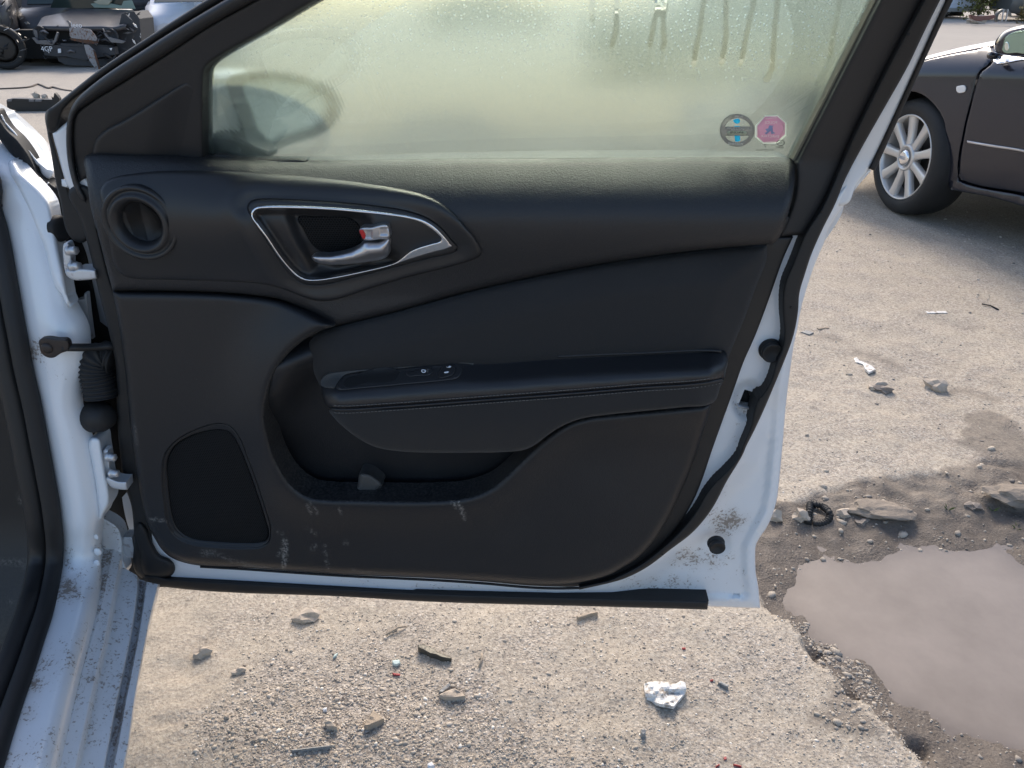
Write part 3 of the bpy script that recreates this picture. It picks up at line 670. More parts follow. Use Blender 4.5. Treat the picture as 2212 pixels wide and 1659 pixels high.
# door handle
def hwf(o): return lambda X, Y: up_w(X, Y) + o
ring_in = T('W5', (203, 215), (212, 175), (245, 155), (300, 150), (600, 151), (850, 163), (1100, 185), (1350, 213), (1500, 238), (1600, 270), (1680, 320), (1740, 372), (1768, 403), (1760, 418), (1700, 437), (1560, 480), (1500, 510), (1450, 550), (1390, 595), (1340, 615), (1100, 672), (850, 722), (740, 737), (650, 735), (590, 710), (530, 660), (430, 540), (330, 390), (245, 275))
ring_out = T('W5', (184, 205), (193, 165), (225, 137), (290, 125), (500, 123), (850, 137), (1100, 158), (1350, 187), (1520, 215), (1620, 245), (1710, 300), (1780, 370), (1830, 430), (1848, 462), (1830, 478), (1700, 515), (1550, 560), (1350, 625), (1100, 688), (850, 738), (740, 753), (650, 752), (580, 727), (515, 670), (410, 545), (310, 395), (225, 280))
D('handle_surround', handle_out, lambda X, Y: up_w(X, Y) + .0035 - .006 * sstep(6, 30, sdist(X, Y, np.array(handle_out))), M['satin'], bev=8, bd=.006, thick=.02, grid=9, holes=[ring_in], hbev=False)
D('chrome_ring', ring_out, hwf(.0058), M['chrome'], bev=3.2, bd=.003, thick=.008, grid=4, step=4, holes=[ring_in])
cup_c = T('W5', (800, 400))[0]
cavity = np.array([p[:2] for p in T('W5', (570, 215), (1000, 225), (1090, 290), (1090, 420), (1330, 560), (900, 640), (760, 600), (690, 480), (610, 330))])
def cup_w(X, Y):
    d = sdist(X, Y, np.array([p[:2] for p in ring_in]))
    dc = sdist(X, Y, cavity) * np.where(inside(X, Y, cavity), -1, 1)
    return up_w(X, Y) - .001 - .010 * sstep(0, 14, d) * sstep(1230, 1060, X * 0 + (X - 493.7) / .2604) - .018 * sstep(34, -4, dc)
D('handle_cup', [(p[0], p[1]) for p in ring_in], cup_w, M['satin'], bev=0, thick=.0, grid=4, step=4)
D('handle_mesh_insert', T('W5', (575, 225), (700, 215), (1000, 228), (1085, 290), (1100, 420), (1000, 500), (810, 525), (700, 455), (620, 320)), hwf(-.0265), M['grille'], bev=3, bd=.002, thick=.004, grid=6)
lev_out = T('W5', (688, 550), (700, 543), (850, 535), (950, 515), (1020, 495), (1080, 460), (1120, 425), (1150, 420), (1240, 420), (1337, 395), (1340, 460), (1330, 530), (1300, 560), (1150, 595), (1000, 612), (860, 618), (760, 605), (705, 580))
def lev_w(X, Y):
    d = sdist(X, Y, np.array([p[:2] for p in lev_out])); zx = (X - 493.7) / .2604
    return up_w(X, Y) + .006 + .013 * np.sin(np.clip(d / 26, 0, 1) * 1.57) + .004 * sstep(1000, 700, zx)
D('door_lever', lev_out, lev_w, M['chrome2'], bev=5, bd=.006, thick=.012, grid=4, step=4)
lock_out = T('W5', (1083, 325), (1095, 312), (1180, 305), (1290, 283), (1320, 290), (1332, 330), (1337, 388), (1250, 405), (1170, 415), (1122, 408), (1098, 370))
def lock_w(X, Y):
    zx = (X - 493.7) / .2604; zy = (Y - 411.5) / .2604
    r1 = (np.abs(zx - 1165) < 28) & (np.abs(zy - 362) < 32); r2 = (np.abs(zx - 1290) < 32) & (np.abs(zy - 342) < 32)
    return up_w(X, Y) + .014 - .004 * (r1 | r2)
D('lock_lever', lock_out, lock_w, M['chrome2'], bev=4, bd=.004, thick=.014, grid=2.5, step=3)
D('lock_mark', T('W5', (1088, 330), (1106, 325), (1128, 402), (1116, 402), (1098, 370)), hwf(.0165), M['red'], bev=1.5, bd=.001, thick=.003, grid=4, step=3)
# lower trim, map pocket, speaker
pocket_edge = [(722, 705, 0), (690, 716), (640, 748), (602, 792), (582, 840), (573, 890), (580, 940), (600, 1000), (630, 1045), (665, 1070), (705, 1077), (760, 1078), (960, 1078), (1010, 1072), (1060, 1053), (1100, 1020), (1140, 980), (1185, 940), (1230, 912), (1270, 900), (1330, 893), (1450, 882), (1536, 873, 0)]
lower_out = ([(243, 630, 0), (400, 631), (480, 634), (540, 639), (600, 648), (650, 668), (690, 689)] + pocket_edge
             + T('Z6', (350, 1350)) + T('Z7', (765, 0), (720, 150), (650, 340), (580, 500), (520, 630), (430, 790), (330, 930), (230, 1030), (120, 1100), (0, 1165)) + [(1251, 1258), (1199, 1262), (1146, 1261), (1042, 1253), (933, 1247), (743, 1239), (650, 1233), (520, 1224), (433, 1220), (396, 1213), (371, 1202), (352, 1187), (337, 1165), (318, 1128), (307, 1083), (293, 1006), (281, 913), (270, 797), (258, 707)])
pe = curve(pocket_edge, False, 8)
def low_w(X, Y):
    d = sdist(X, Y, pe, False)
    left = sstep(900, 560, X) * sstep(1120, 900, Y)
    return .036 + .030 * np.exp(-(d / 75)**2) * left + .016 * np.exp(-(d / 55)**2) * (1 - left) + .006 * sstep(900, 1150, Y) * sstep(500, 900, X)
spk_ring = T('Y3', (330, 640), (345, 520), (400, 440), (470, 385), (560, 340), (680, 300), (740, 295), (800, 310), (845, 350), (885, 415), (930, 530), (1000, 720), (1055, 890), (1088, 1000), (1092, 1070), (1075, 1130), (1030, 1160), (950, 1170), (700, 1160), (540, 1140), (460, 1110), (400, 1060), (365, 980), (345, 850), (331, 730))
spk_in = T('Y3', (360, 590), (380, 510), (430, 440), (520, 385), (620, 350), (720, 335), (790, 345), (830, 380), (870, 450), (940, 620), (1010, 820), (1060, 980), (1078, 1060), (1065, 1110), (1020, 1132), (900, 1138), (700, 1128), (560, 1112), (490, 1085), (430, 1030), (400, 960), (380, 850), (365, 700))
scuffs = [((617, 1170), (613, 1232), 7, 1.0), ((612, 1165), (600, 1205), 3, .5), ((978, 1082), (984, 1095), 5, .9), ((990, 1084), (1004, 1118), 4.5, 1.0), ((662, 1090), (672, 1106), 5, .6), ((672, 1088), (684, 1108), 4, .5), ((735, 1098), (735, 1108), 4, .6),
          ((325, 1121), (360, 1125), 3, .8), ((470, 1195), (500, 1212), 4, .45), ((440, 1194), (460, 1194), 10, .4), ((700, 1175), (708, 1228), 3, .6), ((650, 1135), (690, 1158), 2, .5), ((590, 1145), (615, 1155), 2, .5), ((675, 1184), (680, 1180), 5, .5), ((745, 1170), (750, 1176), 5, .5), ((528, 1224), (585, 1230), 6, .9), ((470, 1200), (600, 1238), 4, .3), ((290, 920), (296, 960), 4, .35), ((760, 1232), (860, 1246), 3, .35)]
def low_scuff(X, Y):
    s = 0 * X
    for a, b_, wd, am in scuffs:
        d = sdist(X, Y, np.array([a, b_], float), False); s = np.maximum(s, am * sstep(wd, wd * .35, d))
    s = s * .72
    e = sdist(X, Y, pe, False); s = np.maximum(s, .16 * sstep(10, 2, e))
    return s
D('lower_trim', lower_out, low_w, M['hard'], bev=15, bd=.014, thick=.045, grid=6.5, holes=[spk_ring], attrs={'scuff': low_scuff}, hbev=False)
D('speaker_ring', spk_ring, lambda X, Y: low_w(X, Y) - .0015 - .004 * sstep(0, 9, sdist(X, Y, np.array(spk_ring))), M['hard'], bev=4, bd=.004, thick=.012, grid=7, holes=[spk_in], hbev=False)
D('speaker_grille', spk_in, lambda X, Y: low_w(X, Y) - .008 + .004 * sstep(0, 60, sdist(X, Y, np.array(spk_in))), M['grille'], bev=6, bd=.003, thick=.004, grid=9)
def pk_w(X, Y):
    d = sdist(X, Y, pe[:60], False)
    return -.018 + .058 * np.exp(-(np.maximum(0, d - 4) / 62)**2) * sstep(980, 820, Y) * sstep(705, 800, Y) + .022 * sstep(1010, 760, Y)
D('map_pocket', [(724, 700), (690, 712), (640, 742), (598, 790), (576, 840), (566, 890), (572, 945), (592, 1005), (624, 1052), (660, 1084), (760, 1092), (980, 1092), (1080, 1060), (1200, 950), (1260, 900), (1200, 830), (900, 760), (780, 690)], pk_w, M['hard'], thick=.004, grid=10)
rb = T('Y3', (1680, 820), (1700, 700), (1710, 645), (1760, 640), (1820, 670), (1870, 730), (1830, 770), (1805, 820))
D('pocket_clip', rb, .018, dark_trim('grey_clip_plastic', (.07, .068, .065), .6, 300, .3), bev=8, bd=.012, thick=.03, grid=5)
# fabric insert
ins_out = ([(722, 707, 0), (850, 676), (1000, 635), (1150, 600), (1300, 571), (1500, 543), (1657, 529, 0)] + T('Z6', (770, 230), (700, 410), (600, 680), (500, 920), (440, 1070)) + [(1500, 820), (1100, 850), (700, 850), (690, 832)] + T('Y2', (180, 300), (150, 230), (132, 165), (142, 115), (180, 80)))
def ins_w(X, Y): return .030 + .020 * np.clip(sdist(X, Y, np.array([p[:2] for p in ins_out])) / 70, 0, 1)**.6
D('fabric_insert', ins_out, ins_w, M['cloth'], bev=10, bd=.012, thick=.03, grid=12)
# armrest
arm_rear = T('Y2', (205, 285), (240, 268), (400, 248), (600, 228), (860, 203), (905, 206), (1000, 205), (1150, 194), (1300, 182), (1700, 166), (2040, 154), (2085, 156))
arm_seam = T('Y2', (2090, 290), (2000, 308), (1700, 330), (1400, 355), (1000, 385), (700, 408), (500, 422), (300, 433), (240, 430))
arm_out = arm_rear + T('Y2', (2108, 175), (2112, 205), (2102, 250)) + arm_seam + T('Y2', (214, 405), (200, 365), (196, 315))
def arm_t(X, Y):
    ry = np.interp(X, [p[0] for p in arm_rear], [p[1] for p in arm_rear]); sy = np.interp(X, [p[0] for p in arm_seam[::-1]], [p[1] for p in arm_seam[::-1]])
    return np.clip((Y - ry) / (sy - ry), -.05, 1.05)
def arm_w(X, Y):
    t = arm_t(X, Y); prof = np.interp(t, [-.05, 0, .1, .45, .58, .7, .82, .92, 1.05], [0, .0, .004, .030, .038, .0425, .0445, .0445, .042])
    e = np.minimum(sstep(683, 735, X), .0 + sstep(1576, 1530, X))
    return .046 + prof * (.5 + .5 * e)
sw_out = T('W3', (232, 560), (240, 530), (290, 460), (340, 410), (420, 385), (1080, 320), (1560, 272), (1740, 262), (1800, 280), (1812, 320), (1780, 400), (1730, 445), (1640, 462), (1000, 525), (500, 572), (300, 588), (250, 582))
D('armrest', arm_out, arm_w, M['pad'], bev=8, bd=.008, thick=.03, grid=7)
def ap_w(X, Y):
    sy = np.interp(X, [p[0] for p in arm_seam[::-1]], [p[1] for p in arm_seam[::-1]])
    return .046 + .0415 * np.sin(np.clip(1.25 - (Y - sy) / 150, .15, 1) * 1.57) * np.minimum(.5 + .5 * sstep(690, 760, X), .55 + .45 * sstep(1570, 1500, X)) - .001
ap_out = T('Y2', (236, 434), (500, 426), (1000, 389), (1700, 334), (2088, 294), (2076, 325), (2052, 392), (2030, 408), (1900, 422), (1700, 442), (1550, 457), (1420, 477), (1330, 512), (1260, 557), (1200, 602), (1150, 624), (1080, 632), (900, 636), (700, 636), (560, 629), (450, 609), (380, 574), (300, 514), (250, 462))
D('armrest_apron', ap_out, ap_w, M['cloth'], bev=7, bd=.007, thick=.03, grid=9)
# piping and stitches along the seam
seam = curve([p[:2] for p in arm_seam], False, 6)
tube('seam_piping', [DP(x, y + .5, float(arm_w(np.array([x]), np.array([y]))[0]) + .0005) for x, y in seam], .0016, M['pad'], door, 6)
def stitches(name, off):
    V_ = []; F = []
    L = curve([(p[0], p[1] + off) for p in arm_seam], False, 2.0); i = 3
    while i < len(L) - 5:
        a = L[i]; b_ = L[i + 3]
        f = (arm_w if off < 0 else ap_w)
        wa = float(f(np.array([a[0]]), np.array([a[1]]))[0]) + .0006; d = (b_ - a); nn = np.array([-d[1], d[0]]) / (np.linalg.norm(d) + 1e-9) * 1.0
        s0 = len(V_)
        for q in (a - nn, a + nn, b_ + nn, b_ - nn): V_.append(DP(q[0], q[1], wa))
        mid = (a + b_) / 2; V_.append(DP(mid[0], mid[1], wa + .0008))
        F += [(s0, s0+1, s0+4), (s0+1, s0+2, s0+4), (s0+2, s0+3, s0+4), (s0+3, s0, s0+4)]; i += 4
    o = mesh(name, V_, F, M['stitch'], door, False); o['kind'] = 'stuff'
stitches('stitching', -7.5); stitches('stitching', 8)
tube('armrest_ledge', [DP(x, y, float(arm_w(np.array([x]), np.array([y + 1.]))[0]) + .002) for x, y in curve(T('Y2', (1310, 184), (1500, 175), (1700, 168), (2040, 156), (2080, 160)), False, 8)], .0018, M['frame'], door, 6)
# switch panel on the armrest
def sww(o): return lambda X, Y: arm_w(X, Y) + o
D('switch_bezel', sw_out, sww(.0022), M['grip'], bev=3, bd=.0022, thick=.006, grid=5, step=4)
D('switch_rim', T('W3', (40, 500), (60, 440), (130, 390), (260, 365), (1000, 300), (1500, 250), (1750, 222), (1890, 215), (1945, 250), (1945, 272), (1880, 262), (1780, 255), (1560, 264), (1080, 312), (420, 377), (335, 402), (280, 455), (228, 535), (215, 560), (130, 560), (60, 540)), sww(.0012), dark_trim('dusty_switch_surround', (.050, .050, .048), .7, 300, .2), bev=2, bd=.001, thick=.004, grid=6, step=4)
D('pull_cup', T('W3', (320, 525), (350, 450), (415, 412), (1020, 348), (1025, 365), (970, 460), (945, 480), (640, 505)), sww(.0024), M['inside'], bev=1.5, bd=.0012, thick=.003, grid=6, step=4)
D('window_switch', T('W3', (1100, 370), (1180, 350), (1220, 340), (1260, 325), (1430, 315), (1440, 340), (1400, 395), (1230, 412), (1140, 418)), sww(.0042), M['grip'], bev=2, bd=.002, thick=.004, grid=4, step=3)
D('lock_switch', T('W3', (1510, 428), (1560, 300), (1580, 282), (1700, 278), (1722, 300), (1705, 370), (1670, 405), (1640, 415)), sww(.0045), M['grip'], bev=2, bd=.002, thick=.004, grid=4, step=3)
for o in (T('W3', (1600, 298), (1628, 303), (1632, 291), (1655, 288), (1664, 297), (1655, 305), (1630, 308), (1608, 303)), T('W3', (1572, 368), (1592, 360), (1604, 357), (1628, 355), (1635, 364), (1622, 374), (1600, 377), (1582, 376))):
    D('lock_icon', o, sww(.0056), M['icon'], thick=.0004, grid=3, step=2)
D('window_icon', T('W3', (1290, 340), (1330, 334), (1350, 340), (1345, 365), (1300, 366)), sww(.0056), M['icon'], thick=.0004, grid=3, step=2, holes=[T('W3', (1300, 348), (1330, 342), (1336, 356), (1306, 360))])
P0 = DP(*T('W3', (1372, 352))[0], float(arm_w(*[np.array([v]) for v in T('W3', (1372, 352))[0]])[0]) + .006); kk = 1.12 / FPX * .1736
text_mesh('switch_print', 'AUTO', M['greyicon'], door, P0, (kk * .15, 0, kk * .95), (-kk, 0, kk * .1), 20)
# window frame: front side
O_ = [(102, 238), (112, 231), (216, 149), (332, 72), (372, 46), (444, 0), (560, -70), (750, -170), (950, -245), (1200, -295), (1500, -320), (1850, -325), (2050, -318), (2160, -300, 0)]
L1 = [(113, 288), (140, 236), (182, 198), (330, 95), (397, 53), (486, 0), (620, -75), (800, -158), (1000, -225), (1230, -268), (1520, -290), (1850, -296), (2050, -290), (2130, -282, 0)]
L2 = [(186, 440), (172, 395), (160, 340), (157, 285), (163, 248), (198, 219), (248, 188), (372, 109), (446, 60), (548, 3), (640, -50), (830, -140), (1050, -210), (1300, -245), (1600, -262), (1960, -258), (2090, -250, 0)]
L1b = [(170, 428), (158, 398), (150, 369), (144, 330), (143, 285), (147, 255), (158, 225), (182, 198), (330, 95), (397, 53), (486, 0), (620, -75), (800, -158), (1000, -225), (1230, -268), (1520, -290), (1850, -296), (2050, -290), (2120, -275, 0)]
L3 = [(440, 345), (440, 175), (443, 149), (453, 137), (496, 109), (558, 75), (627, 33), (683, 0), (770, -45), (900, -100), (1100, -152), (1300, -180), (1600, -195), (1900, -195), (2000, -190, 0)]
def fw(o): return lambda X, Y: o + lean(Y)
strip('frame_weatherstrip', O_, L1, fw(-.012), M['rubber'], door, bev=7, bd=.010, thick=.03, grid=14)
strip('front_edge_seal', [(102, 238), (102, 285), (109, 322), (119, 387), (128, 425), (160, 520)], [(140, 236), (112, 285), (118, 312), (136, 372), (150, 416), (186, 520)], -.012, M['rubber'], door, bev=5, bd=.008, thick=.02, grid=8)
strip('frame_band', L1b, L2, fw(.012), M['frame'], door, bev=13, bd=.012, thick=.03, grid=12)
D('frame_inner_trim', L2 + L3[::-1] + [(440, 380, 0), (300, 390), (200, 380), (170, 400)], fw(.004), M['frame'], bev=7, bd=.006, thick=.03, grid=12)
sail = [(199, 345, 0), (202, 318), (206, 303), (223, 284), (272, 257), (347, 210), (395, 180), (408, 175), (415, 182), (436, 200), (438, 260), (438, 350, 0)]
def sail_w(X, Y): return .0035 + .010 * sstep(440, 340, X + .2 * Y - 30) + lean(Y)
D('sail_cover', sail, sail_w, M['frame'], bev=9, bd=.006, thick=.01, grid=8)
D('clip_tab', T('Z3', (500, 220, 0), (545, 228, 0), (555, 290, 0), (505, 275, 0)), -.008, M['white'], bev=2, bd=.002, thick=.01)
# window frame: rear side
GB = [(1992, -195, 0), (1890, 0, 0), (1712, 345, 0)]
GB2 = [(2003, -190, 0), (1900, 0, 0), (1720, 352, 0)]
GR = [(2115, -235), (1993, 0), (1927, 126), (1844, 291), (1775, 446), (1738, 508, 0)]
strip('window_channel', GB, GB2, fw(-.004), dark_trim('olive_felt_channel', (.22, .20, .15), .9, 400, .2), door, bev=1.5, bd=.002, thick=.02, grid=8)
D('rear_frame_trim', GB2 + [(1716, 420), (1700, 470), (1680, 514, 0)] + T('Z6', (965, 50, 0)) + GR[::-1], fw(.014), M['frame'], bev=8, bd=.010, thick=.04, grid=12)
strip('frame_edge', [(2150, -230), (2025, 0), (1987, 76), (1957, 139), (1898, 245), (1855, 321), (1820, 390), (1800, 440)], [(2165, -228), (2050, 0), (2039, 20), (1976, 152), (1877, 365), (1850, 400), (1830, 440)], fw(-.006), M['white'], door, bev=6, bd=.006, thick=.03, grid=10)
strip('rear_weatherstrip', [(2158, -230), (2042, 0), (1978, 145), (1876, 364, 0)], [(2178, -230), (2059, 0), (2006, 112), (1970, 192), (1890, 370, 0)], fw(-.002), M['rubber'], door, bev=5, bd=.008, thick=.035, grid=9)
# glass
drips = [[(1415, 0), (1425, 15), (1427, 35)], [(1332, 0), (1332, 40), (1330, 75), (1322, 100)], [(1423, 0), (1418, 30), (1410, 70), (1405, 100)], [(1441, 0), (1433, 40), (1434, 75), (1437, 95), (1432, 105)], [(1523, 0), (1518, 25), (1514, 60), (1508, 90), (1503, 115), (1500, 140)], [(1570, 0), (1569, 40), (1570, 80), (1564, 120), (1560, 140)], [(1630, 0), (1622, 40), (1612, 85), (1605, 125), (1600, 140)], [(1680, 0), (1675, 50), (1672, 100), (1668, 150), (1655, 175)], [(1814, 0), (1808, 40), (1800, 70), (1794, 120)], [(1280, 0), (1278, 25), (1280, 45)]]
tails = [[(1322, 100), (1318, 160), (1312, 230)], [(1405, 100), (1400, 170), (1395, 225)], [(1432, 105), (1425, 160), (1412, 225)], [(1500, 140), (1500, 210), (1500, 300)], [(1560, 140), (1555, 190)], [(1655, 175), (1645, 220)], [(1794, 120), (1788, 170)]]
hstreak = [[(1180, 24), (1300, 18)], [(1230, 56), (1440, 45)], [(1160, 130), (1310, 122)], [(1310, 22), (1450, 12)]]
def dew_glow_attr(X, Y):
    d = np.clip(.22 + .75 * sstep(260, 40, Y) * (.55 + .45 * sstep(700, 1700, X)) + .25 * sstep(150, 0, Y), 0, 1.2)  # dew heaped towards the top right to paint the sun's glow there
    d = d * (.75 + .5 * fbm(X / 70, Y / 70, 3, 5))
    for h in hstreak: d = d + .35 * sstep(5, 1, sdist(X, Y, np.array(h, float), False))
    clear = 0 * X
    for q in drips: clear = np.maximum(clear, sstep(7.5, 4.0, sdist(X, Y, np.array(q, float), False) + 1.5 * (fbm(X / 6, Y / 6, 2, 9) - .5)))
    for q in tails: clear = np.maximum(clear, .5 * sstep(5, 2, sdist(X, Y, np.array(q, float), False)))
    return d * (1 - .95 * clear)
def mist_attr(X, Y):
    clear = 0 * X
    for q in drips: clear = np.maximum(clear, sstep(7.5, 4.0, sdist(X, Y, np.array(q, float), False) + 1.5 * (fbm(X / 6, Y / 6, 2, 9) - .5)))
    return 1 - .9 * clear
glass_out = [(p[0] - 6, p[1] - 4) for p in L3[1:]] + [(1995, -190), (1893, 0), (1847, 83), (1781, 212), (1715, 352, 0), (1500, 360), (700, 365), (434, 360, 0)]
gl = D('window_glass', glass_out, fw(-.018), M['dew'], thick=.004, grid=4.0, step=8, attrs={'dew': dew_glow_attr, 'mist': mist_attr}, smooth=False)
# back face so that the pane is a closed slab
def close_slab(o, n, t):
    import bmesh
    bm = bmesh.new(); bm.from_mesh(o.data); v0 = [v for v in bm.verts]
    be = [e for e in bm.edges if e.is_boundary]
    bmesh.ops.triangle_fill(bm, edges=be, use_beauty=True, use_dissolve=False)
    bmesh.ops.recalc_face_normals(bm, faces=bm.faces); bm.to_mesh(o.data); bm.free()
close_slab(gl, DOOR.n, .004)
D('belt_wiper', T('Y4', (200, 975), (400, 985), (600, 995), (780, 1000), (800, 1008), (780, 1016), (600, 1015), (200, 1005)), -.006, M['rubber'], bev=3, bd=.003, thick=.02, grid=8)
# stickers on the pane
SW = -.0165
def gw(o): return lambda X, Y: SW + o + lean(Y)
def film(name, c, k=.6):
    m = mat(name, c, .6); t = m.node_tree; tr = t.nodes.new('ShaderNodeBsdfTranslucent'); tr.inputs[0].default_value = (*c, 1); mx = t.nodes.new('ShaderNodeMixShader'); mx.inputs[0].default_value = k
    t.links.new(t.nodes['Principled BSDF'].outputs[0], mx.inputs[1]); t.links.new(tr.outputs[0], mx.inputs[2]); t.links.new(mx.outputs[0], t.nodes['Material Output'].inputs[0]); return m
sgrey = film('sticker_grey', (.22, .21, .215)); spink = film('sticker_pink', (.72, .38, .55)); sblue = film('sticker_blue', (.03, .42, .75)); swhite = film('sticker_white', (.85, .85, .80)); sclear = film('sticker_clear_film', (.70, .76, .62))
cc = T('Y8', (648, 590))[0]; ccr = 37.5; cry = 35.5
D('round_sticker', circ(cc, ccr, cry, 28), gw(0), sgrey, thick=.0003, grid=8, step=3, holes=[T('Y8', (345, 500, 0), (400, 400), (480, 330), (570, 295), (655, 283), (740, 295), (830, 330), (920, 400), (980, 495, 0)), T('Y8', (345, 727, 0), (940, 727, 0), (880, 800), (780, 860), (660, 885), (520, 870), (420, 815))])
D('sticker_dot', T('Y8', (553, 335), (600, 310), (690, 306), (718, 335), (715, 385), (680, 415), (630, 422), (580, 395)), gw(.0004), sblue, thick=.0003, grid=5, step=2)
D('sticker_bar', T('Y8', (580, 482, 0), (712, 482, 0), (712, 500, 0), (580, 500, 0)), gw(.0004), sblue, thick=.0003, grid=5, step=2)
D('sticker_bar', T('Y8', (582, 718, 0), (718, 716, 0), (726, 850, 0), (690, 862), (640, 874), (598, 860, 0)), gw(.0004), sblue, thick=.0003, grid=5, step=2)
D('sticker_number_plate', T('Y8', (395, 655), (405, 625), (440, 608), (650, 606), (850, 612), (885, 635), (890, 660), (875, 690), (830, 703), (650, 705), (440, 700), (405, 685)), gw(.0006), sclear, thick=.0003, grid=5, step=2)
D('police_sticker', T('Y8', (1340, 222, 0), (1660, 212, 0), (1878, 395, 0), (1876, 720, 0), (1650, 915, 0), (1300, 918, 0), (1098, 760, 0), (1100, 470, 0)), gw(0), swhite, thick=.0003, grid=10, step=4)
D('police_sticker_field', T('Y8', (1345, 250, 0), (1645, 245, 0), (1838, 410, 0), (1834, 690, 0), (1630, 880, 0), (1315, 893, 0), (1140, 745, 0), (1142, 490, 0)), gw(.0005), spink, thick=.0003, grid=10, step=4)
D('police_sticker_emblem', T('Y8', (1450, 465, 0), (1560, 475, 0), (1530, 500, 0), (1540, 620, 0), (1600, 660, 0), (1500, 685, 0), (1480, 600, 0), (1380, 690, 0), (1330, 660, 0), (1390, 620, 0), (1350, 560, 0), (1420, 540, 0)), gw(.0009), mat('sticker_emblem_blue', (.27, .32, .52), .6), thick=.0003, grid=6, step=3)
def gtext(name, s, zx, zy, size, m, rot=0.0, mirror=True, eps=.0012):
    x, y = T('Y8', (zx, zy))[0]; wv = SW + eps + float(lean(y)); P = DP(x, y, wv); du = DP(x + 1, y, wv) - P; dv = DP(x, y - 1, wv) - P
    c, s_ = math.cos(rot), math.sin(rot)
    return text_mesh(name, s, m, door, P, du * c + dv * s_, dv * c - du * s_, size * .0868, mirror)
gtext('sticker_lettering', 'POLICE', 1490, 400, 95, swhite); gtext('sticker_lettering', 'ENACTALE', 1470, 735, 92, swhite, -.05)
gtext('sticker_lettering', '67413378', 640, 640, 82, M['inside']); gtext('sticker_lettering', 'WARNING', 610, 925, 78, swhite, -.03); gtext('sticker_lettering', 'GLOBAL', 690, 243, 58, swhite)
gtext('sticker_lettering', 'DATATAGGED & RECORDED', 660, 530, 42, swhite); gtext('sticker_lettering', 'IN THE REGISTER', 660, 572, 42, swhite)
for (a, b_) in (((1355, 295), (1635, 275)), ((1330, 885), (1600, 860)), ((1157, 490), (1150, 720)), ((1812, 430), (1803, 640))):
    d = np.array([b_[0] - a[0], b_[1] - a[1]], float); n_ = np.array([-d[1], d[0]]) / np.linalg.norm(d) * 5
    D('sticker_line', T('Y8', *[(*(np.array(q) + s * n_), 0) for q, s in ((a, 1), (b_, 1), (b_, -1), (a, -1))]), gw(.0009), swhite, thick=.0002, grid=9, step=5)
gtext('glass_marking', 'CCC', 1732, 903, 80, M['inside']); gtext('glass_marking', 'E800001', 1710, 1012, 62, M['inside']); gtext('glass_marking', 'DOT-177 M500 AS2', 1338, 1078, 52, M['inside']); gtext('glass_marking', '7', 1345, 980, 110, M['inside']); gtext('glass_marking', '--18', 1370, 1112, 44, M['inside'])
D('glass_marking_ring', circ(T('Y8', (1732, 900))[0], 9, 6.4, 20), gw(.0009), M['inside'], thick=.0002, grid=9, step=2, holes=[circ(T('Y8', (1732, 900))[0], 7.9, 5.3, 20)])
# mirror outside the pane, turned with the door
def mw(X, Y): return -.055 - .16 * np.clip((X - 470) / 250, 0, 1.2)
mface = [(488, 170), (510, 157), (560, 150), (620, 155), (670, 170), (712, 195), (730, 225), (722, 265), (690, 290), (630, 310), (575, 328), (545, 326), (528, 300), (510, 250), (494, 205)]
def shrink(p, k):
    c = np.mean([q[:2] for q in p], 0); return [(c[0] + (q[0] - c[0]) * k, c[1] + (q[1] - c[1]) * k) for q in p]
D('mirror_rim', mface, mw, M['black'], bev=6, bd=.006, thick=.02, grid=10, holes=[[(p[0] + 6, p[1]) for p in shrink(mface, .78)]], hbev=False)
D('mirror_glass', shrink(mface, .82), lambda X, Y: mw(X, Y) - .006, mat('pale_reflection_mirror', (.72, .78, .74), .45, .35), thick=.004, grid=14)  # pale even colour stands in for the bright reflection in the mirror
rows = []
oc = curve(mface, True, 12); cen = oc.mean(0)
for f, sh, back in ((1.03, 0, 0), (1.06, -.03, .01), (1.02, -.065, .022), (.85, -.10, .03), (.5, -.125, .03), (.1, -.13, .03)):
    rows.append([DP(cen[0] + (p[0] - cen[0]) * f, cen[1] + (p[1] - cen[1]) * f, float(mw(np.array([p[0]]), None)[0])) + np.array([sh, back, 0]) for p in list(oc) + [oc[0]]])
surf('mirror_housing', rows, M['white'], door)
D('mirror_base', [(436, 300), (500, 292), (550, 312), (585, 335), (560, 350), (436, 352)], -.032, M['black'], bev=8, bd=.008, thick=.03, grid=9)
tube('mirror_arm', [DP(470, 322, -.03), DP(500, 315, -.06), DP(540, 300, -.10)], lambda t: .03 - .006 * t, M['black'], door, 12, flat=.6)

# ------------------------------------------------------------------ the white car: body beside the hinge
def pil_Y(y): return np.interp(y, [200, 380, 700, 1000, 1160, 1240], [1.16, 1.06, .985, .945, .925, .905])
def flange_pt(x, y, zs):
    P1 = V(x, y, float(pil_Y(y))); P2 = G(x, y, zs)
    k = float(sstep(1120, 1300, y)); return P1 * (1 - k) + P2 * k
ys = list(range(240, 1680, 14)) + [1720, 1800, 2000, 2300]
xl = [(0, 440), (11, 477), (21, 522), (34, 594), (48, 673), (58, 726), (71, 796), (86, 862), (103, 951), (116, 1021), (126, 1077), (132, 1127), (135, 1160), (134, 1205), (125, 1260), (112, 1314), (95, 1365), (75, 1426), (51, 1493), (27, 1565), (0, 1653), (-40, 1780), (-130, 2050), (-220, 2300)]
xr = [(-60, 240), (0, 304), (30, 345), (87, 411), (106, 440), (116, 469), (119, 514), (130, 557), (139, 588), (148, 633), (153, 663), (169, 690), (180, 713), (184, 750), (179, 802), (167, 839), (165, 879), (175, 912), (187, 951), (195, 994), (205, 1044), (212, 1094), (213, 1127), (210, 1160), (203, 1233), (196, 1287), (176, 1361), (156, 1436), (135, 1517), (115, 1605), (103, 1659), (80, 1760), (20, 2050), (-40, 2300)]
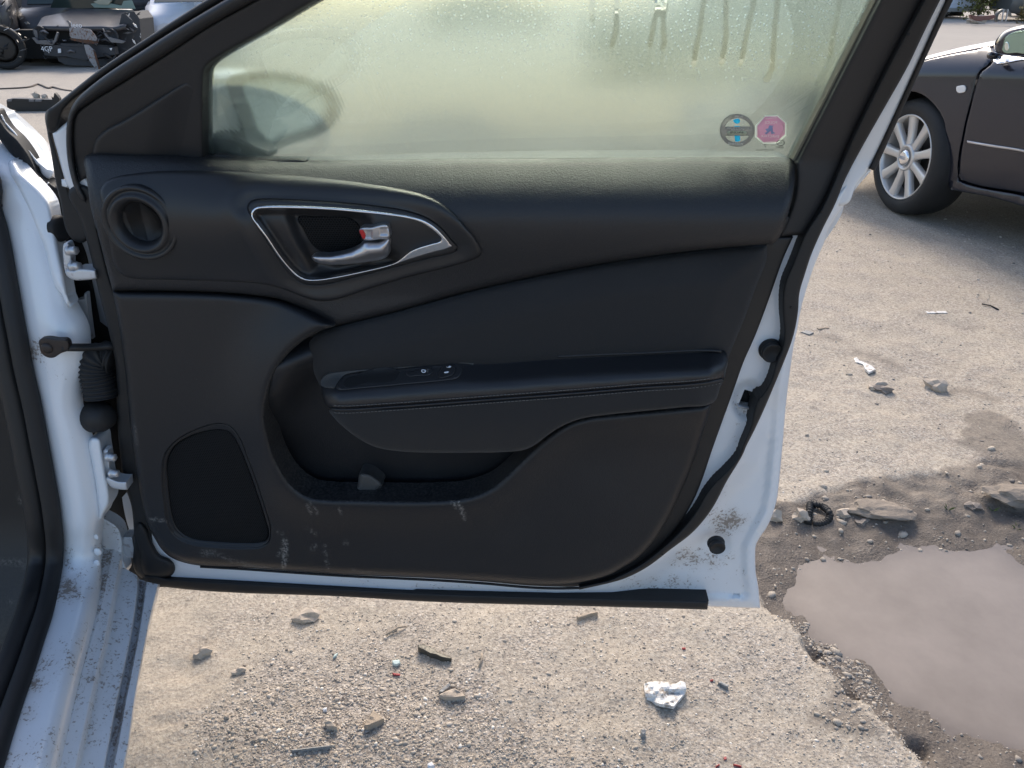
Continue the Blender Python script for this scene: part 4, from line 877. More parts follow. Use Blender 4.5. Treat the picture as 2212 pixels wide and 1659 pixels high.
fl = lambda t, y: float(np.interp(y, [p[1] for p in t], [p[0] for p in t]))
rows = []; dirt = []
for y in ys:
    a = fl(xl, y) if y > 440 else fl(xl, 440) - (440 - y) * .75; b_ = fl(xr, y)
    row = []
    for k in range(9):
        t = k / 8; x = a + (b_ - a) * t
        bul = .012 * math.sin(t * 2.4) - .035 * max(0, t - .72)**1.3 * 4
        P = flange_pt(x, y, .405 + .0 * t); P = P + np.array([0, -bul, 0]) * (1 - float(sstep(1200, 1300, y))) + np.array([0, 0, -.012 * max(0, t - .85) * 6]) * float(sstep(1200, 1300, y))
        row.append(P)
        d = .08 + .5 * float(sstep(1080, 1250, y)) * (.55 + .45 * math.sin(y * .031 + 2 * t))
        for (cx, cy, rr, am) in ((150, 1270, 40, 1.1), (70, 1480, 30, 1.0), (60, 1540, 25, .9), (80, 755, 26, 1.0), (105, 740, 20, .5), (150, 1200, 30, .7), (95, 1430, 35, .6), (120, 800, 40, .35), (170, 1230, 20, .7)):
            d = max(d, am * math.exp(-((x - cx) / rr)**2 - ((y - cy) / rr)**2))
        dirt.append(d)
    # return flange into the gap
    ks = float(sstep(1150, 1260, y)); rd = row[-1] - C0; rd = rd / np.linalg.norm(rd)
    row.append(row[-1] + (rd * .05 + np.array([-.004, 0, 0])) * (1 - ks) + np.array([.001, 0, -.016]) * ks); dirt.append(dirt[-1]); row.append(row[-1] + (rd * .08 + np.array([-.02, 0, 0])) * (1 - ks) + np.array([0, 0, -.03]) * ks); dirt.append(.2)
    rows.append(row)
surf('hinge_pillar', rows, M['white'], car, attrs={'dirt': dirt})
# stepped relief on the pillar
def B(name, outline, Y, wf, m, **kw): return panel(name, outline, wf, m, car, plane=yplane(Y), **kw)
B('pillar_bulge', T('Z4', (575, 730), (600, 700), (650, 705), (668, 780), (690, 930), (715, 1130), (680, 1200), (655, 1240), (640, 1180), (620, 1020), (590, 850)), .945, lambda X, Y: .945 - pil_Y(Y) - .004, M['white'], bev=8, bd=.014, thick=.03, grid=8)
B('pillar_step', T('Z3', (90, 60), (190, 170), (330, 300), (410, 410), (440, 540), (480, 760), (530, 1000), (560, 1180), (575, 1260), (500, 1160), (440, 1090), (400, 980), (375, 860), (340, 740), (290, 640), (240, 520), (150, 330), (70, 150)), 1.02, lambda X, Y: 1.02 - pil_Y(Y) + .013, M['white'], bev=12, bd=.016, thick=.02, grid=8)
lathe('pillar_plug', [(.006, .004), (.014, .004), (.017, .002), (.018, 0), (.019, -.004)], V(*T('Z3', (498, 620))[0], 1.035), (.93, -.33, .1), M['rubber'], car, 24)
# sill: bands of a pressed section, each following its own height
sill_cols = [  # (px path, height)
    ([(213, 1127), (203, 1233), (196, 1287), (176, 1361), (156, 1436), (135, 1517), (115, 1605), (103, 1659), (80, 1760), (20, 2050), (-40, 2300)], .392),
    ([(226, 1180), (216, 1233), (204, 1287), (184, 1361), (163, 1436), (141, 1517), (121, 1605), (110, 1659), (87, 1760), (27, 2050), (-30, 2300)], .372),
    ([(247, 1186), (236, 1233), (226, 1287), (206, 1361), (183, 1436), (163, 1517), (142, 1605), (130, 1659), (108, 1760), (50, 2050), (0, 2300)], .372),
    ([(262, 1194), (253, 1240), (243, 1287), (230, 1361), (212, 1436), (193, 1517), (174, 1605), (162, 1659), (140, 1760), (85, 2050), (40, 2300)], .366),
    ([(266, 1225), (259, 1252), (252, 1290), (240, 1361), (222, 1436), (204, 1517), (184, 1605), (172, 1659), (150, 1760), (95, 2050), (50, 2300)], .346),
    ([(296, 1243), (297, 1262), (293, 1300), (283, 1365), (268, 1440), (250, 1521), (234, 1608), (224, 1659), (205, 1760), (160, 2050), (120, 2300)], .338),
    ([(301, 1251), (302, 1267), (298, 1303), (288, 1367), (273, 1441), (255, 1522), (239, 1609), (229, 1659), (210, 1760), (165, 2050), (126, 2300)], .318),
    ([(312, 1255), (310, 1270), (306, 1305), (296, 1369), (281, 1442), (264, 1523), (249, 1609), (239, 1659), (220, 1760), (176, 2050), (138, 2300)], .314),
    ([(318, 1257), (315, 1271), (311, 1306), (301, 1370), (287, 1443), (271, 1524), (256, 1610), (246, 1659), (228, 1760), (184, 2050), (146, 2300)], .328),
    ([(341, 1262), (336, 1285), (327, 1320), (316, 1372), (302, 1444), (288, 1525), (276, 1610), (266, 1659), (250, 1760), (208, 2050), (172, 2300)], .322),
    ([(346, 1263), (341, 1287), (331, 1322), (319, 1374), (305, 1446), (291, 1527), (279, 1612), (269, 1661), (253, 1762), (211, 2052), (175, 2302)], .300),
    ([(347, 1264), (342, 1289), (332, 1325), (320, 1377), (306, 1449), (292, 1530), (280, 1615), (270, 1664), (254, 1765), (212, 2055), (176, 2305)], .200)]
NR = 60; rows = []; dirt = []
dense = []
for px, z in sill_cols:
    c = curve(px, False, 6); s = np.linspace(0, len(c) - 1, NR); c = np.stack([np.interp(s, np.arange(len(c)), c[:, i]) for i in (0, 1)], 1)
    if z < .25:
        dense.append([q - np.array([.085, .0, .10]) for q in dense[-1]])
    else: dense.append([G(p[0], p[1], z) for p in c])
for j in range(NR):
    row = []
    for i in range(len(dense)):
        row.append(dense[i][j])
        if i < len(dense) - 1: row.append(dense[i][j] * .9 + dense[i+1][j] * .1); row.append(dense[i][j] * .1 + dense[i+1][j] * .9)
    rows.append(row)
ncol = len(rows[0])
for j in range(NR):
    for i in range(ncol):
        base = .36 + .6 * (fbm(np.array([i * .35 + 3.]), np.array([j * .22]), 3, 12)[0] - .3)
        if i // 3 in (1, 6, 7): base += .28
        dirt.append(base + .22 * max(0, math.sin(i * 1.7 + j * .45)) * (j % 11 == 4))
surf('sill', rows, M['white'], car, attrs={'dirt': dirt})
B('sill_end', T('Z5', (640, 60), (680, 70), (760, 130), (780, 190), (785, 300), (800, 430), (760, 450), (660, 330), (640, 200)), .99, lambda X, Y: .02 * sstep(1180, 1240, Y), M['white'], bev=6, bd=.01, thick=.02, grid=8, attrs={'dirt': lambda X, Y: .35 + 0 * X})
for (x, y, r) in ((208, 1160, .004), (211, 1192, .006), (209, 1216, .005)):
    stone('sealer_blob', flange_pt(x, y, .40), (r, r * .5, r * 1.3), M['white'], car, int(x + y), 2, .08)
# opening seal and dark interior trim at the left
path = [flange_pt(p[0] - 8, p[1], .41) + np.array([0, -.012, 0]) for p in xl]
pth = [V(-60, 300, 1.02), V(-20, 390, 1.03)] + path
tube('opening_seal', spath(pth, .012), .0125, M['rubber'], car, 12)
pth2 = [q + np.array([-.030, .006, -.004]) for q in pth]
tube('opening_seal_lip', spath(pth2, .014), .016, M['black'], car, 10)
def kick_w(X, Y): return .02 * np.sin(Y / 190.0) + .10 * sstep(1100, 1500, Y)
kx = [(p[0] - 20, p[1]) for p in xl]
def kick_scuff(X, Y):
    s = 0 * X
    for a, b_, wd, am in (((50, 1055), (56, 1060), 5, .5), ((40, 1072), (58, 1098), 2.5, .4), ((46, 1117), (72, 1112), 2.5, .6), ((5, 1215), (60, 1220), 10, .25), ((20, 1300), (26, 1306), 5, .3)):
        s = np.maximum(s, am * sstep(wd, wd * .3, sdist(X, Y, np.array([a, b_], float), False)))
    return np.maximum(s, .12 * sstep(1150, 1600, Y))
B('kick_panel', kx[:-1] + [(-260, 2350), (-900, 2350), (-900, 440)], 1.02, kick_w, M['black'], bev=14, bd=.02, thick=.02, grid=12, attrs={'scuff': kick_scuff})
# fender, bonnet, cowl
fe = [(122, 412), (119, 380), (110, 345), (101, 318), (97, 296), (74, 273), (42, 245), (0, 221), (-60, 185), (-160, 150)]
zz_ = [.86, .90, .93, .945, .95, .952, .95, .945, .935, .92]
rows = []
for sh, dz in ((.0, -.30), (.0, -.06), (.006, -.02), (-.004, 0), (-.05, .012), (-.12, .022), (-.3, .05), (-.7, .07), (-1.3, .05)):
    rows.append([G(p[0], p[1], z) + np.array([sh * .95, sh * .28, dz]) for p, z in zip(fe, zz_)])
surf('fender', rows, M['white'], car)
B('cowl_seal', T('Z1', (-60, 960), (0, 1040), (60, 1125), (150, 1210), (240, 1330), (300, 1440), (325, 1500), (400, 1570), (450, 1600), (500, 1659), (440, 1690), (380, 1659), (330, 1600), (250, 1525), (120, 1380), (0, 1220), (-80, 1130)), 1.09, .0, M['rubber'], bev=5, bd=.01, thick=.02, grid=8)
B('fender_flange', T('Z1', (0, 990), (50, 1060), (140, 1160), (230, 1270), (330, 1400), (420, 1470), (465, 1490), (430, 1560), (370, 1530), (320, 1440), (300, 1450), (220, 1330), (130, 1200), (50, 1110), (0, 1030)), 1.105, .0, M['white'], bev=3, bd=.006, thick=.03, grid=6)
tube('seal_wire', spath([V(*T('Z1', (360, 1565))[0], 1.085), V(*T('Z1', (380, 1600))[0], 1.085), V(*T('Z1', (410, 1605))[0], 1.085), V(*T('Z1', (425, 1590))[0], 1.085)], .004), .0012, M['steel'], car, 6)
# dark space behind the hinges: inner wing and seal blackened as painted shade, bracket
B('wing_inner_shade', T('Z3', (430, 290), (500, 330), (620, 380), (700, 560), (790, 1000), (900, 1400)) + T('Z4', (760, 250), (790, 700), (830, 1000), (900, 1240), (960, 1400), (980, 1600), (880, 1650), (800, 1480), (780, 1330), (700, 1240), (640, 1150), (500, 700), (460, 300)) + T('Z3', (520, 1100), (480, 800), (420, 500)), 1.07, lambda X, Y: -.02 + 0 * X, M['inside'], thick=.01, grid=30)  # inner wing drawn pure black, the gap's shade put into its colour
strip('hinge_seal_and_shade', [(150, 410), (172, 470), (196, 554), (208, 610), (240, 739), (250, 796), (253, 912), (259, 978), (268, 1044), (284, 1094), (290, 1160), (296, 1240)], [(186, 400), (214, 500), (236, 590), (258, 660), (274, 760), (282, 830), (290, 916), (302, 1009), (316, 1086), (326, 1131), (332, 1180), (340, 1250)], .006, M['rubber'], door, bev=8, bd=.012, thick=.03, grid=8)  # black seal widened to paint the shade on the white door edge
D('seal_boot', T('Y3', (165, 980), (220, 1010), (270, 1130), (320, 1210), (375, 1235), (415, 1270), (424, 1315), (400, 1355), (330, 1375), (260, 1375), (200, 1340), (175, 1200)), .014, M['rubber'], bev=14, bd=.014, thick=.03, grid=8)
B('inner_bracket', T('Z3', (632, 1200, 0), (678, 1195, 0), (690, 1150, 0), (706, 1152, 0), (722, 1300, 0), (752, 1528, 0), (735, 1510), (700, 1410, 0), (660, 1410, 0), (645, 1300)), 1.05, 0.0, M['bracket'], bev=2, bd=.003, thick=.01, grid=8)
B('hinge_reinforcement', T('Z4', (805, 1350, 0), (862, 1348, 0), (890, 1488, 0), (812, 1492, 0), (800, 1420)), 1.0, 0.0, M['bracket'], bev=2, bd=.003, thick=.02, grid=8)
# hinges
def hinge(plate, arm, bolts, Y):
    h = B('hinge', plate, Y, 0.0, M['bracket'], bev=3, bd=.003, thick=.012, grid=6)
    panel('hinge_arm', arm, lambda X, Y_: .012 + 0 * X, M['bracket'], h, plane=yplane(Y), bev=4, bd=.006, thick=.02, grid=6)
    for (x, y) in bolts:
        P = V(x, y, Y - .006); ax = np.array([.93, -.33, .1]); ax /= np.linalg.norm(ax)
        lathe('bolt', [(.0085, -.006), (.0085, -.003), (.0062, -.003), (.0062, .006), (.005, .0072)], P, ax, M['steel'], h, 6)
    return h
hinge(T('Z3', (515, 770), (525, 742), (548, 735), (565, 760), (580, 850), (590, 940), (620, 965), (600, 1030), (560, 1010), (530, 960), (518, 860)), T('Z3', (535, 960), (600, 965), (640, 950), (780, 962, 0), (792, 1030, 0), (700, 1042), (600, 1040), (550, 1010)), T('Z3', (592, 800), (618, 928)), .985)
hinge(T('Z4', (672, 800), (680, 778), (700, 778), (712, 820), (722, 920), (745, 965), (730, 1010), (700, 990), (680, 930)), T('Z4', (690, 960), (730, 970), (770, 985), (828, 988, 0), (832, 1042, 0), (780, 1040), (720, 1020)), T('Z4', (728, 830), (748, 935)), .96)
# check strap
dr_ = rusty('dark_rust', (.030, .024, .022), .25, .2)
cs = B('check_strap_bracket', T('Z4', (255, 65), (290, 52), (370, 60), (440, 70), (445, 130), (400, 150), (350, 180), (310, 178), (270, 150), (258, 110)), .955, .014, dr_, bev=3, bd=.003, thick=.008, grid=6)
lathe('check_strap_rivet', [(.008, 0), (.008, .002), (.006, .004), (.003, .0045)], V(*T('Z4', (310, 115))[0], .942), (0, -1, 0), dr_, cs, 14)
tube('check_strap', [V(*T('Z4', (400, 112))[0], .945), V(*T('Z4', (500, 113))[0], .955), V(*T('Z4', (600, 112))[0], .975), V(*T('Z4', (700, 103))[0], .985), V(*T('Z4', (760, 103))[0], .99)], .0070, M['black'], car, 10, flat=.8)
# wiring boot
bp_ = spath([V(*T('Z4', q)[0], yy) for q, yy in (((750, 190), 1.0), ((690, 175), 1.0), ((640, 200), .995), ((630, 270), .99), ((650, 360), .985), ((665, 440), .98))], .0011)
tube('wiring_boot', bp_, .0235, M['rubber'], car, 16, ripple=lambda i: 1 + .075 * math.sin(i * 1.25))
lathe('wiring_grommet', [(.010, .036), (.018, .033), (.024, .016), (.025, .0), (.024, -.014), (.016, -.024)], V(*T('Z4', (615, 565))[0], .985), (.85, -.45, .25), M['rubber'], car, 24)
# ------------------------------------------------------------------ wheels and vehicles
def ring(name, prof, o, axis, m, parent, seg=40):
    """open lathe"""
    o_ = lathe(name, prof, o, axis, m, parent, seg); me = o_.data
    import bmesh
    bm = bmesh.new(); bm.from_mesh(me); bmesh.ops.delete(bm, geom=[f for f in bm.faces if len(f.verts) > 4], context='FACES'); bm.to_mesh(me); bm.free(); return o_
def wheel(parent, c, axis, R=.32, nsp=9, wd=.22, m_rim=None, detail=True):
    """c: centre of the outer face; axis points outwards"""
    c = np.array(c, float); a = np.array(axis, float); a /= np.linalg.norm(a); r0 = R * .73
    w_ = ring('wheel', [(r0, -wd), (R * .86, -wd * 1.02), (R * .97, -wd * .95), (R, -wd * .8), (R * 1.004, -wd * .55), (R * 1.0, -wd * .25), (R * .975, -.018), (R * .93, -.004), (R * .85, .006), (R * .78, .004), (r0, -.006), (r0 * .97, -.02)], c, a, M['tyre'], parent, 64 if detail else 28)
    w_.name = 'wheel'
    ring('rim', [(r0 * .90, -.16), (r0 * .93, -.03), (r0 * .955, -.006), (r0 * .985, .0), (r0 * 1.005, -.004), (r0 * 1.0, -.02)], c, a, m_rim or M['alloy'], w_, 48 if detail else 24)
    lathe('brake_disc', [(r0 * .9, -.12), (r0 * .9, -.10), (r0 * .3, -.095)], c, a, M['disc'], w_, 24)
    if not detail:
        lathe('hub', [(r0 * .9, -.05), (r0 * .7, -.03), (r0 * .2, -.02)], c, a, m_rim or M['alloy'], w_, 12); return w_
    u = np.array([0, 0, 1.]); u -= a * (u @ a); u /= np.linalg.norm(u); b_ = np.cross(a, u)
    for k in range(nsp):
        an = 2 * math.pi * (k + .2) / nsp; d = u * math.cos(an) + b_ * math.sin(an); t = np.cross(a, d)
        pr = []
        for r, hw, h in ((r0 * .20, .024, -.012), (r0 * .5, .021, -.014), (r0 * .8, .024, -.010), (r0 * .95, .030, -.008)):
            pr.append([c + d * r + t * hw + a * (h - .03), c + d * r + t * hw + a * (h - .003), c + d * r + t * hw * .8 + a * h, c + d * r + a * (h + .002), c + d * r - t * hw * .8 + a * h, c + d * r - t * hw + a * (h - .003), c + d * r - t * hw + a * (h - .03)])
        surf('spoke', pr, m_rim or M['alloy'], w_)
    lathe('hub', [(r0 * .33, -.06), (r0 * .33, -.014), (r0 * .30, -.006), (r0 * .26, -.004), (r0 * .25, -.010)], c, a, m_rim or M['alloy'], w_, 32)
    hc = lathe('hub_cap', [(r0 * .2, -.008), (r0 * .185, .002), (r0 * .12, .006), (r0 * .05, .0066)], c, a, M['chrome'], w_, 24)
    for k in range(4):
        p = [c + a * .0075 + b_ * ((k - 1.5) * .0115 + .0085 * math.cos(q * .524)) + u * .0085 * math.sin(q * .524) for q in range(13)]
        tube('emblem_ring', p, .0016, M['steel'], w_, 5, cap=False)
    return w_

def vehicle(name, label, cat, front, az, L, Wd, Hh, m, kind='sedan', group=None, wheels=True, glass=True):
    """a lofted body, glasshouse with panes and four wheels; front: ground point under the nose; az: heading"""
    root = empty(name, (float(front[0]), float(front[1]), 0)); tag(root, label, cat, group)
    h = np.array([math.sin(az), math.cos(az), 0]); r = np.array([h[1], -h[0], 0]); f0 = np.array([front[0], front[1], 0.])
    def Q(s, o, z): return f0 - h * s * L + r * o + np.array([0, 0, z])
    hood = {'sedan': .57, 'suv': .60, 'van': .52}[kind]; belt = {'sedan': .64, 'suv': .62, 'van': .50}[kind]
    g = {'sedan': (.24, .42, .74, .93), 'suv': (.24, .37, .93, .985), 'van': (.05, .17, .985, .995)}[kind]
    S = [0, .015, .05, .12, g[0], .35, .5, .65, .8, .93, .98, 1.0]
    zt = [hood * .72, hood * .86, hood * .95, hood, belt, belt, belt, belt * 1.01, belt * 1.02, belt * 1.0, belt * .95, belt * .7]
    hw = [.78, .88, .95, .99, 1, 1, 1, 1, 1, .98, .93, .86]; zb = [.20, .16, .14, .13, .13, .13, .13, .13, .13, .15, .2, .28]
    rows = []
    for s, t, w_, b_ in zip(S, zt, hw, zb):
        hwid = Wd / 2 * w_; T_, B_ = t * Hh, b_ * Hh
        half = [(0, B_), (.8, B_), (.95, B_ + .05), (1.0, B_ + (T_ - B_) * .45), (.985, B_ + (T_ - B_) * .75), (.94, T_ - .03), (.85, T_), (0, T_ + .03)]
        rows.append([Q(s, -o * hwid, z) for o, z in half] + [Q(s, o * hwid, z) for o, z in half[::-1]])
    surf('body', rows, m, root)
    for rw, nm in ((rows[0], 'nose'), (rows[-1], 'tail')):
        mesh(nm, rw, [tuple(range(len(rw)))], m, root, False)
    # glasshouse
    zb_, zr = belt * Hh - .02, Hh
    base = [(g[0], .86), (g[3], .86)]; roof = [(g[1], .66), (g[2], .66)]
    b4 = [Q(g[0], -.86*Wd/2, zb_), Q(g[0], .86*Wd/2, zb_), Q(g[3], .88*Wd/2, zb_), Q(g[3], -.88*Wd/2, zb_)]
    t4 = [Q(g[1], -.68*Wd/2, zr), Q(g[1], .68*Wd/2, zr), Q(g[2], .68*Wd/2, zr), Q(g[2], -.68*Wd/2, zr)]
    cab = mesh('cab', b4 + t4, [(0, 1, 5, 4), (1, 2, 6, 5), (2, 3, 7, 6), (3, 0, 4, 7), (4, 5, 6, 7)], m, root, False)
    if glass:
        for i, n_ in enumerate(('windscreen', 'side_window', 'rear_window', 'side_window')):
            a, b_, c, d = b4[i], b4[(i+1) % 4], t4[(i+1) % 4], t4[i]; ce = (a + b_ + c + d) / 4; nn = np.cross(b_ - a, d - a); nn /= np.linalg.norm(nn)
            mid = sum(b4 + t4) / 8
            if nn @ (ce - mid) < 0: nn = -nn
            ins = lambda p, u, v: a * (1-u) * (1-v) + b_ * u * (1-v) + c * u * v + d * (1-u) * v + nn * .008
            cuts = [(.05, .95)] if i in (0, 2) else [(.06, .48), (.53, .94)]
            if kind == 'van' and i in (1, 3): cuts = [(.03, .22)] if i == 1 else [(.78, .97)]
            for u0, u1 in cuts:
                prism(n_, [ins(0, u0, .12), ins(0, u1, .12), ins(0, u1, .9), ins(0, u0, .9)], nn * .004, M['darkglass'], cab)
    if wheels:
        for s in (.19, .80):
            for sd in (-1, 1):
                wheel(root, Q(s, sd * Wd / 2 * 1.005, .31), r * sd, .31, detail=False)
                lathe('wheel_arch', [(.37, -.02), (.37, .004), (.1, .004)], Q(s, sd * Wd / 2 * .99, .34), r * sd, M['inside'], root, 20)
    return root, Q

def car_paint(name, c, rough=.25, metal=.3, dust=.3, dustc=(.22, .19, .17)):
    m = mat(name, c, rough, metal, coat=.5, coat_r=.12); b = NB(m); n = b.noise(6, 6, .7); f = b.noise(120, 3, .7)
    k = b.math('MULTIPLY', b.ramp(b.math('ADD', b.math('MULTIPLY', n, .6), b.math('MULTIPLY', f, .4)), [(.35, (0, 0, 0)), (.75, (1, 1, 1))]), dust, True)
    b.base(b.mix(k, c, dustc)); b.rough(b.math('ADD', b.math('MULTIPLY', k, .8), rough)); b.l(b.math('SUBTRACT', .5, k, True), b.b.inputs['Coat Weight']); return m
M['graphite'] = car_paint('graphite_car_paint', (.016, .018, .028), .16, .15, .05, (.15, .145, .15))
M['blackpaint'] = car_paint('dusty_black_paint', (.022, .020, .022), .4, .1, .28)
M['whitedust'] = car_paint('dusty_white_paint', (.70, .72, .76), .35, 0, .25, (.4, .36, .32))
M['bluepaint'] = car_paint('blue_paint', (.10, .28, .52), .35, .1, .2)
M['greypaint'] = car_paint('grey_paint', (.12, .125, .12), .35, .3, .3)
M['redpaint'] = car_paint('dull_red_paint', (.16, .05, .04), .45, .1, .4)

# ---- parked dark car at the right
AZ = math.radians(-20); ah = np.array([math.sin(AZ), math.cos(AZ), 0]); an_ = np.array([-ah[1], ah[0], 0])    # heading, left-hand normal
hub = G(1955, 341, .32); AP = Plane(hub, an_)
def A(s, z, o=0.0): return np.array([hub[0], hub[1], 0]) - ah * s + an_ * o + np.array([0, 0, z])
def apx(s, z, o=0.0): return proj(A(s, z, o))
def Asz(p): q = AP.at(np.array(float(p[0])), np.array(float(p[1]))); return (-(q - hub) @ ah, q[2])
dark = tag(empty('dark_car', tuple(A(1.2, 0, -.8))), 'dark graphite parked car seen from its front wheel and mirror, right side', 'car')
def K(name, outline, wf, m, parent=dark, **kw): return panel(name, outline, wf, m, parent, plane=AP, **kw)
crease = T('Z2', (900, 492), (1030, 490), (1380, 488), (1712, 500))
def body_w(X, Y):
    cy = np.interp(X, [p[0] for p in crease], [p[1] for p in crease]); up = np.clip((cy - Y) / 62, 0, 1.3); dn = np.clip((Y - cy) / 260, 0, 1)
    return .035 - .10 * up**1.6 + .012 * np.sin(dn * 3.1) - .05 * dn**3
fen = (T('Z2', (1517, 340), (1512, 372), (1480, 420), (1420, 470), (1390, 560), (1360, 680), (1330, 800), (1310, 900), (1290, 1000), (1281, 1100), (1284, 1168), (1270, 1246, 0), (1235, 1238), (1216, 1190), (1208, 1090), (1200, 900), (1180, 770), (1130, 690), (1060, 625), (1000, 600), (960, 596))
       + [apx(-.22, .64), apx(-.36, .48), apx(-.41, .36), apx(-.75, .34), apx(-.83, .45), apx(-.80, .62), apx(-.6, .70)] + [(1935, 141)] + T('Z2', (1000, 412), (1060, 395), (1200, 362), (1400, 325), (1500, 305)))
K('fender', fen, body_w, M['graphite'], bev=2.5, bd=.01, thick=.03, grid=8)
surf('arch_liner', [[A(.37 * math.cos(t), .33 + .37 * math.sin(t), o) for t in np.linspace(0, math.pi, 24)] for o in (.01, -.12, -.3)], M['inside'], dark)
e1 = Asz(T('Z2', (1712, 1265))[0]); e2 = Asz(T('Z2', (1712, 375))[0]); e3 = Asz(T('Z2', (1712, 1350))[0])
K('front_door', T('Z2', (1530, 372, 0), (1492, 425), (1430, 475), (1398, 562), (1368, 682), (1338, 802), (1318, 902), (1299, 1002), (1290, 1100), (1294, 1165), (1315, 1180), (1712, 1265)) + [apx(1.15, e1[1]) + (0,), apx(1.2, e2[1]) + (0,)] + T('Z2', (1712, 375)), body_w, M['graphite'], bev=2.5, bd=.01, thick=.03, grid=9)
K('rocker', T('Z2', (1215, 1095), (1285, 1110), (1290, 1178), (1315, 1192), (1712, 1278)) + [apx(2.3, e1[1] - .02) + (0,), apx(2.3, e3[1]) + (0,)] + T('Z2', (1712, 1350), (1500, 1290), (1275, 1248), (1238, 1240), (1217, 1195)), lambda X, Y: .006 + 0 * X, M['graphite'], bev=3, bd=.02, thick=.05, grid=12)
K('body_side', [apx(1.17, e1[1]) + (0,), apx(2.25, e1[1] - .01), apx(2.3, .4), apx(2.45, .6), apx(2.65, .67), apx(2.85, .6), apx(3.0, .4), apx(3.02, .25), apx(3.5, .3), apx(3.6, .6), apx(3.55, .9), apx(3.0, .97), apx(1.22, e2[1]) + (0,)], .02, M['graphite'], thick=.03, grid=60, step=30)
K('side_moulding', T('Z2', (1338, 918, 0), (1500, 945), (1712, 980)) + [apx(1.1, .47) + (0,), apx(1.1, .45) + (0,)] + T('Z2', (1712, 996), (1500, 962), (1342, 935, 0)), lambda X, Y: body_w(X, Y) + .010, M['chrome2'], bev=1.5, bd=.004, thick=.01, grid=9)
rp = K('side_repeater', T('Z2', (1272, 566), (1290, 560), (1322, 558), (1331, 570), (1330, 590), (1322, 601), (1282, 606), (1271, 595)), lambda X, Y: body_w(X, Y) + .008, mat('clear_lens', (.75, .73, .70), .15), bev=2, bd=.005, thick=.01, grid=3, step=2)
K('belt_moulding', T('W2', (1358, 1385), (1440, 1330), (2086, 1335)) + [apx(1.2, e2[1] + .03) + (0,), apx(1.2, e2[1]) + (0,)] + T('W2', (2086, 1400)), lambda X, Y: body_w(X, Y) + .006, M['chrome'], bev=1.5, bd=.004, thick=.012, grid=8)
surf('front_bumper', [[A(s - .10 * math.sin(t * 3.14), z, -.02 - 1.60 * t) for s, z in ((-.52, .73), (-.70, .69), (-.82, .60), (-.86, .45), (-.84, .32), (-.70, .22))] for t in np.linspace(0, 1, 11)], M['graphite'], dark)
# bonnet, screen, glasshouse
ftop = [T('Z2', q)[0] for q in ((1500, 306), (1400, 326), (1200, 363), (1060, 396))]
edge = [AP.at(np.array(p[0]), np.array(p[1]), float(body_w(np.array([p[0]]), np.array([p[1]]))[0])) for p in ftop]
dv_ = edge[-1] - edge[0]; dv_ /= np.linalg.norm(dv_)
edge += [edge[-1] + dv_ * .3 + np.array([0, 0, -.02]), edge[-1] + dv_ * .62 + np.array([0, 0, -.08]), edge[-1] + dv_ * .8 + np.array([0, 0, -.22])]
rows = [[e - an_ * o + np.array([0, 0, dz]) for e in edge] for o, dz in ((-.006, -.02), (0, 0), (.05, .03), (.14, .045), (.3, .06), (.8, .075), (1.3, .06), (1.46, .045), (1.56, .03), (1.62, -.02))]
surf('bonnet', rows, M['graphite'], dark)
zb = e2[1] + .03
gh = [A(.42, zb, -.06), A(1.25, 1.40, -.26), A(2.5, 1.41, -.26), A(3.25, zb + .02, -.08)]; gh2 = [p - an_ * 1.25 for p in (gh[1], gh[2])]; gh0 = [p - an_ * 1.62 for p in (gh[0], gh[3])]
mesh('side_glass', [gh[0], gh[1], gh[2], gh[3]], [(0, 1, 2, 3)], M['darkglass'], dark, False)
mesh('windscreen', [gh[0], gh[1], gh2[0], gh0[0]], [(0, 1, 2, 3)], M['darkglass'], dark, False)
mesh('rear_screen', [gh[3], gh[2], gh2[1], gh0[1]], [(0, 1, 2, 3)], M['darkglass'], dark, False)
mesh('far_side_glass', [gh0[0], gh2[0], gh2[1], gh0[1]], [(0, 1, 2, 3)], M['darkglass'], dark, False)
surf('roof', [[p + (q - p) * t + np.array([0, 0, .04 * math.sin(t * 3.14)]) for t in np.linspace(0, 1, 7)] for p, q in ((gh[1], gh2[0]), ((gh[1] + gh[2]) / 2 + np.array([0, 0, .03]), (gh2[0] + gh2[1]) / 2 + np.array([0, 0, .03])), (gh[2], gh2[1]))], M['graphite'], dark)
tube('front_pillar', [gh[0], gh[1]], .03, M['graphite'], dark, 8); tube('roof_rail', [gh[1], gh[2], gh[3]], .03, M['graphite'], dark, 8)
surf('boot_lid', [[A(s, z, -o) for s, z in ((3.2, .97), (3.6, .95), (3.66, .6), (3.6, .3))] for o in (.05, .8, 1.6)], M['graphite'], dark)
core = [A(-.7, .25, -.28), A(3.5, .25, -.28), A(3.5, .25, -1.6), A(-.7, .25, -1.6)]
prism('light_block_core', core, (0, 0, .42), M['inside'], dark)  # dark box added inside the hollow body to block light
wa = math.radians(-20 + 13); wn = np.array([-math.cos(wa), math.sin(wa), 0])
wheel(dark, A(0, .322, .012), wn, .322, 9, .22)
wheel(dark, A(2.65, .322, .0), an_, .322, 9, .22, detail=False); wheel(dark, A(2.65, .322, -1.7), -an_, .322, 9, .22, detail=False); wheel(dark, A(0, .322, -1.7), -an_, .322, 9, .22, detail=False)
